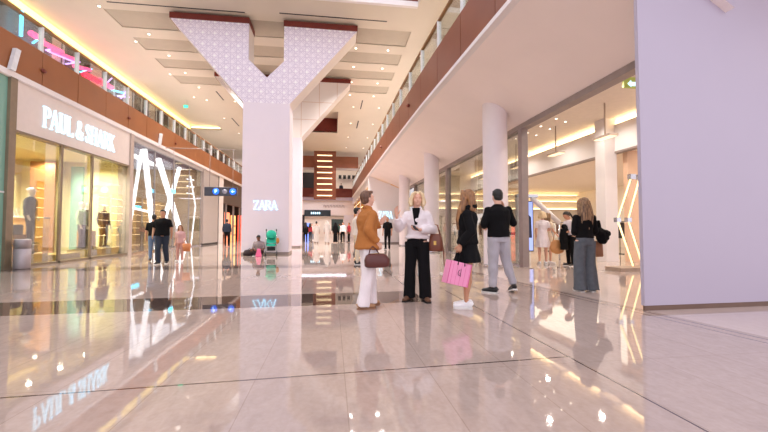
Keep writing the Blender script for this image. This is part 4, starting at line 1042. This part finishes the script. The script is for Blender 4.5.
H_blonde = hairmat('hair_blonde', (214, 182, 136), (246, 226, 188)); H_black = hairmat('hair_black', (14, 12, 12), (34, 28, 26))
H_brown = hairmat('hair_light_brown', (104, 68, 42), (170, 122, 78)); H_ash = hairmat('hair_ash_brown', (78, 50, 38), (126, 88, 66)); H_high = hairmat('hair_highlighted', (80, 54, 40), (172, 136, 98))
C = lambda n, c, r=.85, **k: mat('cloth_' + n, c, r, bump=.25, bscale=120, **k)
c_ochre = C('ochre', (176, 110, 52)); c_white = C('white', (240, 230, 232)); c_black = C('black', (15, 14, 16), .9, spec=.2); c_blk2 = C('soft_black', (20, 19, 22), .9, spec=.2)
c_jog = C('heather_grey', (180, 176, 184)); c_jean = C('blue_grey_denim', (92, 97, 104), scale=14, var=.14); c_navy = C('navy', (36, 44, 60)); c_jean2 = C('mid_denim', (96, 116, 146))
c_beige = C('beige_suede', (176, 134, 100)); c_sneak = C('white_leather', (238, 236, 238), .5); c_sblk = C('black_sneaker', (28, 28, 32), .5); c_skin = C('sandal_brown', (110, 76, 56), .5)
c_cream = C('cream', (232, 214, 190)); c_red = C('red', (160, 40, 50)); c_green = C('dark_green', (30, 70, 56))
gold = mat('gold_metal', (200, 160, 90), .3, metal=1)

# 1 woman in ochre
p1, W1 = person('woman in an ochre overshirt and wide white trousers holding a dark brown handbag', .50, 5.21, 20, 1.64, 'fair', female=True,
    pose=dict(elR=(.215, -.10, 1.16), wrR=(.20, .06, .98), elL=(-.20, .10, 1.20), wrL=(-.13, .30, 1.27), nL=(1, .2, 0), cL=.12, hdL=(.1, .5, .85), nR=(-1, 0, .1), cR=.75, hdR=(0, .45, -.9), hx=-4,
              anR=(.05, -.10, .085), anL=(-.09, .09, .085), knR=(.08, -.03, .5), knL=(-.09, .07, .5), ftR=6, ftL=20),
    hair=('short', H_ash), wear=(('top', c_ochre, dict(name='overshirt', hem=.88, loose=.045, hemw=.04, sleeve=.95, sr=(.074, .07, .062), collar=1, neck=1.49, fold=(.014, 8, 6))),
                                ('trousers', c_white, dict(r=(.115, .105, .10), waist=1.02, len=.035, fold=(.014, 8, 2))), ('shoes', c_beige, dict(high=0, sole=mat('tan_sole', (150, 110, 84), .7)))))
# 2 woman in white blouse
p2, W2 = person('blonde woman in a white blouse and black trousers gesturing with one raised hand', 1.31, 5.63, 250, 1.68, 'fair', female=True,
    pose=dict(elR=(.30, .02, 1.17), wrR=(.30, .20, 1.36), nR=(-.6, .5, .3), cR=.18, hdR=(.05, .25, 1), elL=(-.24, -.03, 1.15), wrL=(-.06, .22, 1.14), nL=(0, -.2, 1), cL=.55, hdL=(.9, .5, .1), hz=16, hx=-2,
              anR=(.13, .0, .085), anL=(-.13, .02, .085), knR=(.112, .02, .5), knL=(-.115, .03, .5), ftR=20, ftL=24),
    hair=('bob', H_blonde), wear=(('top', c_white, dict(name='blouse', hem=1.00, loose=.03, hemw=.02, sleeve=.93, sr=(.072, .074, .05), puff=.014, collar=1, vneck=c_black, fold=(.013, 9, 7))),
                                 ('trousers', c_blk2, dict(r=(.108, .092, .098), waist=1.06, len=.03, belt=c_black, fold=(.012, 8, 2))), ('shoes', c_skin, dict(high=0, sole=mat('dark_sole', (40, 32, 30), .7)))))
# 3 girl in black
p3, W3 = person('long-haired girl in a black hoodie and short black skirt carrying a pink bag', 1.90, 5.03, 158, 1.66, 'tan', female=True,
    pose=dict(elL=(-.21, -.06, 1.13), wrL=(-.20, .10, .93), cL=.9, hdL=(0, .25, -1), nL=(1, 0, 0), elR=(.20, -.02, 1.13), wrR=(.2, .05, .92), anL=(-.07, .02, .085), anR=(.06, .03, .085), knL=(-.085, .03, .5), knR=(.075, -.01, .5), ftR=4, ftL=4, hz=-14),
    hair=('longfront', H_brown), wear=(('top', c_black, dict(name='hoodie', hem=.95, loose=.035, hemw=.015, sleeve=.97, sr=(.072, .07, .055), hood=1, neck=1.49, fold=(.013, 9, 6))),
                                 ('skirt', c_black, dict(hem=.68, flare=.25, waist=1.02, rx=.165)), ('shoes', c_sneak, {})))
# 4 man in black tee
p4, W4 = person('man in a black sweater and light grey joggers seen from behind', 2.88, 6.12, 92, 1.80, 'fair',
    pose=dict(elR=(.29, .03, 1.18), wrR=(.16, .12, 1.46), nR=(-1, -.2, 0), cR=.7, hdR=(-.3, .1, 1), elL=(-.27, -.02, 1.16), wrL=(-.16, .2, 1.12), nL=(0, 0, -1), lean=2, hx=6,
              hipR=(.085, 0, .92), knR=(.15, .03, .52), anR=(.24, -.04, .13), heelR=.05, hipL=(-.088, 0, .92), knL=(-.10, .02, .5), anL=(-.12, .0, .085), ftR=10, ftL=40),
    hair=('short', H_black), wear=(('top', c_black, dict(name='sweater', hem=.94, loose=.028, hemw=.0, sleeve=.9, sr=(.07, .062, .046), fold=(.012, 8, 6))),
                                  ('trousers', c_jog, dict(name='joggers', r=(.112, .086, .06), waist=1.0, len=-.02, fold=(.012, 10, 6))), ('shoes', c_sblk, dict(sole=mat('rubber_white', (225, 222, 218), .6)))))
# 5 woman with jeans
p5, W5 = person('long-haired woman in a black top and wide blue-grey jeans seen from behind', 4.47, 6.05, 82, 1.66, 'fair', female=True,
    pose=dict(elR=(.21, .02, 1.13), wrR=(.17, .17, 1.06), nR=(0, .1, 1), elL=(-.20, .0, 1.13), wrL=(-.10, .2, 1.08), lean=1, ftR=8, ftL=6, anR=(.12, .0, .085), anL=(-.10, 0, .085)),
    hair=('long', H_high), wear=(('top', c_black, dict(hem=1.0, loose=.02, sleeve=1, sr=(.062, .056, .045))),
                                ('trousers', c_jean, dict(name='jeans', r=(.106, .10, .118), waist=1.07, len=.055, fold=(.010, 10, 2))), ('shoes', c_sblk, {})))
# 6,7 at the shop entrance
V2 = .009
person('woman in a short white dress and sneakers standing at the shop entrance', 6.5, 10.75, 60, 1.66, 'fair', female=True, vox=V2, pose=dict(elR=(.22, .02, 1.15), wrR=(.12, .16, 1.12), ftR=5),
    hair=('bob', H_blonde), wear=(('top', c_white, dict(name='dress_top', hem=1.0, loose=.02, sleeve=.35)), ('skirt', c_white, dict(name='dress_skirt', hem=.58, flare=.235, waist=1.08, rx=.145)), ('shoes', c_sneak, {})))
person('woman with long brown hair and a round tan bag beside the woman in white', 6.86, 11.05, 15, 1.62, 'fair', female=True, vox=V2, pose=dict(elL=(-.21, .05, 1.15), wrL=(-.15, .2, 1.0), elR=(.21, .02, 1.15), wrR=(.22, .18, 1.02)),
    hair=('long', H_high), wear=(('top', c_cream, dict(name='dress_top', hem=1.0, loose=.015, sleeve=.35)), ('skirt', c_cream, dict(name='dress_skirt', hem=.62, flare=.2, waist=1.08, rx=.145)), ('shoes', c_sneak, {})))
person('shop assistant in a white shirt and black trousers bending her head', 7.14, 10.3, 185, 1.66, 'tan', female=True, vox=V2, pose=dict(lean=8, hx=28, elR=(.20, .08, 1.14), wrR=(.08, .26, 1.1), elL=(-.20, .08, 1.14), wrL=(-.08, .26, 1.1)),
    hair=('pony', H_black), wear=(('top', c_white, dict(name='shirt', hem=1.0, loose=.015, sleeve=.7)), ('trousers', c_black, dict(r=(.10, .07, .062))), ('shoes', c_sblk, {})))
# left walker
person('man in a black t-shirt and dark trousers walking in front of the glowing letters', -5.38, 12.75, 275, 1.72, 'tan', vox=V2, build=1.12, pose=dict(elR=(.27, -.04, 1.15), wrR=(.26, .08, .93), elL=(-.27, .03, 1.15), wrL=(-.25, -.06, .92), knR=(.08, .14, .52), anR=(.07, .12, .085), knL=(-.09, -.02, .5), anL=(-.09, -.16, .10)),
    hair=('short', H_black), wear=(('top', c_black, dict(name='t_shirt', hem=.92, loose=.03, sleeve=.42, sr=(.075, .066, .05))), ('trousers', c_navy, dict(r=(.115, .085, .07))), ('shoes', c_sblk, {})))
person('person in a black top and blue jeans facing the glowing-letter window', -6.15, 13.9, 110, 1.62, 'tan', vox=.012, hair=('short', H_black), wear=(('top', c_black, dict(hem=.95, loose=.02, sleeve=.45)), ('trousers', c_jean2, dict(name='jeans')), ('shoes', c_sblk, {})))
person('child in a pale pink top walking close behind the man in black', -5.15, 13.55, 275, 1.25, 'fair', female=True, vox=.012, hair=('long', H_brown), wear=(('top', C('pale_pink', (214, 170, 170)), dict(hem=.9, loose=.02, sleeve=.5)), ('trousers', C('rose', (200, 150, 140)), {}), ('shoes', c_sneak, {})))
person('man in dark clothes walking away before the dark shop with red-lit displays', -6.85, 25.6, 95, 1.78, 'tan', vox=.014, hair=('short', H_black), wear=(('top', c_navy, dict(hem=.92, loose=.03, sleeve=.9)), ('trousers', c_black, {}), ('shoes', c_sblk, {})))
person('bearded man in a white shirt partly hidden behind the woman in ochre', .79, 11.7, 0, 1.78, 'fair', vox=V2, pose=dict(beard=H_black, elR=(.23, .02, 1.15), wrR=(.2, .14, .95)), hair=('short', H_black),
    wear=(('top', C('off_white', (232, 218, 206)), dict(name='shirt', hem=.9, loose=.03, sleeve=.9)), ('trousers', c_cream, {}), ('shoes', c_sblk, {})))
person('man in black standing in front of the white wall with ZARA letters', 3.0, 20.0, 250, 1.78, 'tan', vox=.014, hair=('short', H_black), wear=(('top', c_black, dict(hem=.92, loose=.02, sleeve=.45)), ('trousers', c_black, {}), ('shoes', c_sblk, {})))
# crowd at the end of the hall
c_robe = C('robe_white', (196, 188, 184))
def crowd():
    person('man in a long white robe, left of the two robed men far down the hall', -1.25, 30.5, 100, 1.76, 'tan', vox=.016, hair=('short', H_black), wear=(('robe', c_robe), ('shoes', c_skin, {})))
    person('man in a long white robe and white headscarf, right of the two robed men', -.38, 29.6, 80, 1.78, 'tan', vox=.016, wear=(('robe', c_robe), ('headscarf', c_robe), ('shoes', c_skin, {})))
    person('person in a long black robe and headscarf beside the two robed men', .28, 30.2, 95, 1.66, 'tan', vox=.016, female=True, wear=(('robe', c_black), ('headscarf', c_black)))
    person('person in a white top and dark trousers right of the black robe', .9, 31, 250, 1.7, 'fair', vox=.016, hair=('short', H_black), wear=(('top', c_white, dict(hem=.95)), ('trousers', c_black, {}), ('shoes', c_sblk, {})))
    person('person in a dark red top far down the hall near the white pier', 1.45, 32, 200, 1.7, 'tan', vox=.016, hair=('short', H_black), wear=(('top', c_red, dict(hem=.95)), ('trousers', c_black, {}), ('shoes', c_sblk, {})))
    person('person in dark green far down the hall beside the dark window panel', .75, 36, 90, 1.72, 'tan', vox=.016, hair=('short', H_black), wear=(('top', c_green, dict(hem=.95)), ('trousers', c_black, {}), ('shoes', c_sblk, {})))
    person('person in black just right of the second white column far down the hall', -2.15, 31, 90, 1.68, 'tan', vox=.016, female=True, hair=('long', H_black), wear=(('top', c_black, dict(hem=.95)), ('trousers', c_black, {}), ('shoes', c_sblk, {})))
    person('person in red beside the bluish screen far down the hall', -1.95, 34, 60, 1.66, 'tan', vox=.016, female=True, hair=('long', H_black), wear=(('top', c_red, dict(hem=.95)), ('trousers', c_navy, {}), ('shoes', c_sblk, {})))
    person('person in black at the right end of the far crowd', 2.1, 33, 100, 1.7, 'tan', vox=.016, hair=('short', H_black), wear=(('top', c_black, dict(hem=.95)), ('trousers', c_black, {}), ('shoes', c_sblk, {})))
    person('person in white walking near the bluish screen', -2.0, 38, 270, 1.7, 'fair', vox=.016, hair=('short', H_black), wear=(('top', c_white, dict(hem=.95)), ('trousers', c_jean2, {}), ('shoes', c_sneak, {})))
    person('person in dark clothes standing behind the rail of the far gallery', 1.2, 50.6, 250, 1.8, 'tan', vox=.016, z=5.6, hair=('short', H_black), wear=(('top', c_navy, dict(hem=.95)), ('trousers', c_black, {}), ('shoes', c_sblk, {})))
crowd()
# sitting person by the column
person('person sitting on the floor against the patterned column beside the stroller', -3.05, 16.35, 265, 1.66, 'brown', vox=.009, pose=dict(pelvis=.13, lean=12, hx=18, hipR=(.088, 0, .94), hipL=(-.088, 0, .94), knR=(.24, .38, .26), anR=(.02, .36, .07), knL=(-.24, .40, .26), anL=(-.04, .52, .07),
        elR=(.24, .1, 1.16), wrR=(.1, .3, 1.14), elL=(-.24, .1, 1.16), wrL=(-.08, .3, 1.14), ftR=40, ftL=40), hair=('short', H_black),
       wear=(('top', C('grey_tee', (150, 136, 140)), dict(name='t_shirt', hem=.98, loose=.03, sleeve=.5)), ('trousers', C('dark_brown', (52, 36, 38)), {}), ('shoes', c_sblk, {})))

# ------------------------------------------------------------------ held things
def at_(e, pts): return [V(p) for p in pts]
M_bagbr = mat('dark_brown_leather', (92, 44, 40), .4, var=.08, bump=.2); M_bagtan = mat('brown_leather', (124, 68, 48), .4, var=.1, bump=.2)
# brown handbag of the woman in ochre
hp = W1('wrR'); e = empty('handbag', (hp.x - .01, hp.y - .06, hp.z - .33), 'dark reddish-brown barrel handbag hanging from the hand of the woman in ochre', 'handbag', rz=math.radians(14))
mb = MB(); mb.rings([(0, 0, 0, .15, .06), (0, 0, .02, .175, .075), (0, 0, .10, .18, .075), (-.01, 0, .16, .15, .06), (-.01, 0, .185, .11, .03)], 32, p=2.6); mb.build('body', M_bagbr, e)
MB().sweep([(-.12, 0, .17), (-.10, 0, .25), (-.06, .01, .285), (-.02, 0, .25), (.03, 0, .18)], .008, 8).build('handle', M_bagbr, e)
MB().sweep([(-.12, 0, .182), (0, 0, .188), (.10, 0, .182)], .004, 6).build('zip', gold, e)
# tote of the blonde woman
hp = W2('elL'); e = empty('tote_bag', (hp.x + .05, hp.y - .02, hp.z - .34), 'brown leather tote bag on the arm of the blonde woman in the white blouse', 'bag', rz=math.radians(-25))
MB().rings([(0, 0, 0, .10, .05), (0, 0, .02, .115, .06), (0, 0, .14, .108, .055), (0, 0, .25, .085, .035), (0, 0, .27, .08, .02)], 30, p=3).build('body', M_bagtan, e)
for sy in (-.03, .03): MB().sweep([(-.07, sy, .25), (-.06, sy, .36), (-.02, sy * .5, .42), (.03, sy * .5, .40), (.07, sy, .25)], .008, 8).build('handle', M_bagtan, e)
MB().sweep([(.09, 0, .22), (.12, .0, .0), (.13, 0, -.22)], (.01,) * 3, 6).build('strap', M_bagtan, e)
MB().box((-.02, -.066, .10), (.02, -.054, .16)).build('clasp', gold, e)
# phone
hp = W2('wrL') ; d = (W2('wrL') - W2('elL')).normalized()
o = MB().box((-.036, -.075, -.004), (.036, .075, .004)).build('mobile_phone', [M_black], bevel=.004); o.location = hp + d * .09 + V((0, 0, .035)); o.rotation_euler = (.5, .2, math.radians(20)); tag(o, 'dark mobile phone in the hand of the blonde woman', 'phone')
# pink shopping bag
hp = W3('wrL'); e = empty('shopping_bag', (hp.x - .09, hp.y - .03, hp.z - .53), 'pink paper shopping bag with black handles carried by the girl in black', 'shopping bag', rz=math.radians(12)); e.rotation_euler.x = 0; e.rotation_euler.y = math.radians(14)
M_pink = mat('pink_paper', (238, 150, 190), .6, var=.02); M_pinkd = mat('pink_paper_print', (206, 70, 130), .6)
x0, x1, d_, h_ = -.17, .16, .07, .31
mb = MB(); t = .004
mb.box((x0, -d_, 0), (x1, -d_ + t, h_)); mb.box((x0, d_ - t, 0), (x1, d_, h_)); mb.box((x0, -d_, 0), (x0 + t, d_, h_)); mb.box((x1 - t, -d_, 0), (x1, d_, h_)); mb.box((x0, -d_, 0), (x1, d_, t)); mb.build('body', M_pink, e)
mb = MB()
for xx in (x0 + .003, x1 - .003): mb.box((xx - .004, -d_ - .0015, 0), (xx + .004, -d_, h_))
for k in range(5): xx = x0 + .05 + k * .065; mb.box((xx - .0015, -d_ - .001, 0), (xx + .0015, -d_, h_))
mb.build('printed_stripes', M_pinkd, e)
MB().sweep([(-.01, -d_ - .003, .21), (-.03, -d_ - .003, .19), (-.03, -d_ - .003, .15), (-.01, -d_ - .003, .13), (.01, -d_ - .003, .15), (-.005, -d_ - .003, .165)], .004, 6).sweep([(.005, -d_ - .003, .22), (.012, -d_ - .003, .12)], .003, 6).build('emblem', mat('emblem_dark', (70, 24, 50), .5), e)
for sy in (-d_ - .004, d_ + .004): MB().sweep([(-.06, sy, h_ - .04), (-.045, sy * .6, h_ + .10), (-.01, sy * .2, h_ + .155), (.025, sy * .6, h_ + .10), (.05, sy, h_ - .04)], .008, 8).build('handle', c_black, e)
# black jacket and brown bag of the jeans woman
hp = W5('wrR'); e = MB()
g = MB(); g.ball((0, 0, .0), (.16, .10, .09), 18, 12); g.ball((.06, -.02, -.09), (.12, .08, .12), 16, 12); g.ball((.12, -.02, -.02), (.08, .07, .08)); g.sweep([(.0, 0, .06), (-.02, 0, .2)], [.06, .03], 10)
me = remeshed(g, .01, 3, (.03, 11, 9)); me.materials.clear(); me.materials.append(c_black); o = link(bpy.data.objects.new('folded_jacket', me)); o.location = (hp.x + .14, hp.y - .08, hp.z + .05); tag(o, 'bundled black jacket held over the arm of the woman in jeans', 'jacket')
e = empty('shoulder_bag', (hp.x + .12, hp.y - .03, hp.z - .40), 'tan-brown bag hanging below the black jacket of the woman in jeans', 'bag', rz=.1)
MB().rings([(0, 0, 0, .12, .04), (0, 0, .02, .13, .05), (0, 0, .26, .12, .045), (0, 0, .29, .115, .03)], 28, p=4).build('body', mat('tan_leather', (150, 104, 74), .5, var=.06), e)
MB().sweep([(-.08, 0, .28), (-.05, 0, .42), (.03, 0, .42), (.07, 0, .28)], .008, 8).build('handle', M_bagtan, e)
# round tan bag, orange bag, pink bag
o = MB().rings([(0, 0, 0, .06, .04), (0, 0, .05, .19, .07), (0, 0, .2, .25, .08), (0, 0, .36, .20, .06), (0, 0, .42, .10, .03)], 28); o = o.build('round_bag', mat('camel', (204, 146, 92), .6)); o.location = (6.8, 10.45, .36)
MB().sweep([(-.15, 0, .36), (-.08, 0, .66), (.08, 0, .66), (.15, 0, .36)], .012, 8).build('handle', mat('camel', (204, 146, 92), .6), o); tag(o, 'large round tan bag hanging between the woman in white and the assistant', 'bag')
o = MB().rings([(0, 0, 0, .10, .05), (0, 0, .26, .13, .06)], 20, p=4).build('paper_bag', mat('orange_paper', (206, 130, 82), .7)); o.location = (-4.88, 13.4, .36)
MB().sweep([(-.05, 0, .25), (0, 0, .38), (.05, 0, .25)], .008, 6).build('handle', M_bagtan, o); tag(o, 'orange-brown bag carried just right of the walking man in black', 'bag')
o = MB().prism([(-.12, 0), (.12, 0), (.06, .32), (-.05, .32)], 'y', -.06, .06).build('plastic_bag', mat('hot_pink', (240, 110, 160), .5), bevel=.02); o.location = (-2.93, 15.55, 0); tag(o, 'bright pink bag on the floor before the sitting person', 'bag')
o = MB().rings([(0, 0, 0, .24, .16), (0, 0, .12, .27, .18), (0, 0, .22, .2, .13), (0, 0, .25, .1, .06)], 20, p=2.6).build('backpack', mat('dark_maroon', (50, 34, 38), .8)); o.location = (-3.45, 16.35, 0)
MB().sweep([(-.06, 0, .24), (0, -.02, .30), (.06, 0, .24)], .012, 6).build('handle', M_black, o); tag(o, 'dark rucksack lying left of the sitting person', 'bag')
# clothes held by the assistant
g = MB(); g.sweep([(0, 0, 0), (0, .02, -.25), (0, 0, -.62)], [(.12, .06), (.14, .07), (.13, .06)], 14, up=(1, 0, 0)); g.ball((.05, .05, .06), (.1, .08, .09)); me = remeshed(g, .014, 2, (.02, 9, 5)); me.materials.clear(); me.materials.append(c_black)
o = link(bpy.data.objects.new('draped_clothes', me)); o.location = (6.88, 10.22, 1.12); tag(o, 'dark clothes draped over the arms of the shop assistant', 'clothes')
# stroller
e = empty('stroller', (-2.56, 16.3, 0), 'folding stroller with a teal seat and canopy parked against the patterned column', 'stroller', rz=.15)
M_tq = mat('teal_fabric', (40, 190, 160), .8); fr = MB()
for sx in (-.21, .21): fr.sweep([(sx, .25, .08), (sx, -.05, .55), (sx, .30, 1.06)], .014, 8).sweep([(sx, -.30, .08), (sx, .16, .62)], .014, 8)
fr.sweep([(-.21, .02, .5), (.21, .02, .5)], .012, 8).sweep([(-.21, .25, .1), (.21, .25, .1)], .012, 8).build('frame', M_chrome, e)
for sx in (-.21, .21): MB().cone((sx, .28, 1.05), (sx, .36, 1.10), .022, .022, 10).build('handle', M_black, e)
g = MB(); g.ball((0, .12, .88), (.21, .2, .20), 18, 12); g.v = [(a, b_, max(c, .72)) for a, b_, c in g.v]; g.build('canopy', M_tq, e)
g = MB(); g.sweep([(0, -.22, .42), (0, .02, .42), (0, .18, .78)], [(.18, .03), (.2, .035), (.19, .03)], 12, up=(1, 0, 0)); g.build('seat', M_tq, e)
g = MB().box((-.17, -.02, .2), (.17, .3, .36)).build('basket', mat('dark_mesh', (50, 56, 56), .8), e)
for sx in (-.23, .23):
    for yy in (.26, -.3): MB().sweep([(sx - .02, yy, .085), (sx + .02, yy, .085)], .085, 20).build('wheel', M_black, e)
MB().ball((.26, .0, .62), (.07, .07, .13), 12, 8).build('hanging_pouch', mat('orange_cloth', (200, 130, 60), .8), e)

# ------------------------------------------------------------------ mannequins
def manq(label, x, y, z, face, top, low, cap=None, coat=False):
    r, W_ = person(label, x, y, face, 1.78, 'mannequin', vox=.011, z=z, facef=False, cat='mannequin', name='mannequin', wear=(('top', top, dict(name='jacket', hem=.90, loose=.035, sleeve=.95)), ('trousers', low, {}), ('shoes', c_sblk, {})))
    MB().rings([(0, 0, -.02, .25, .25), (0, 0, 0, .25, .25)], 20).build('base_plate', M_chrome, r)
    if cap: MB().ball((0, .0, 1.72), (.1, .12, .09), 14, 10).sweep([(0, .08, 1.71), (0, .19, 1.69)], [(.01, .07), (.008, .05)], 10, up=(0, 0, 1)).build('cap', cap, r)
c_nav2 = C('navy_jacket', (34, 46, 66)); c_tan = C('tan_vest', (190, 140, 70)); c_gr = C('charcoal', (46, 44, 48))
manq('mannequin in a navy jacket and white cap in the first shop window', -9.42, 13.1, .62, 10, c_nav2, c_black, c_white)
manq('mannequin in a pale sage coat in the middle of the shop window', -9.42, 15.52, .36, 10, C('sage', (170, 190, 160)), c_gr)
manq('mannequin in a charcoal coat next to the sage one', -9.6, 16.12, .36, 10, c_gr, c_black)
manq('mannequin in a dark jacket with a tan vest at the right of the shop window', -9.45, 16.95, .36, -20, c_nav2, c_gr)
manq('mannequin in black in the window behind the glowing X', -10.0, 24.2, .02, 0, c_black, c_gr)
manq('mannequin in white in the window behind the glowing X', -9.9, 25.6, .02, 0, c_white, c_gr)
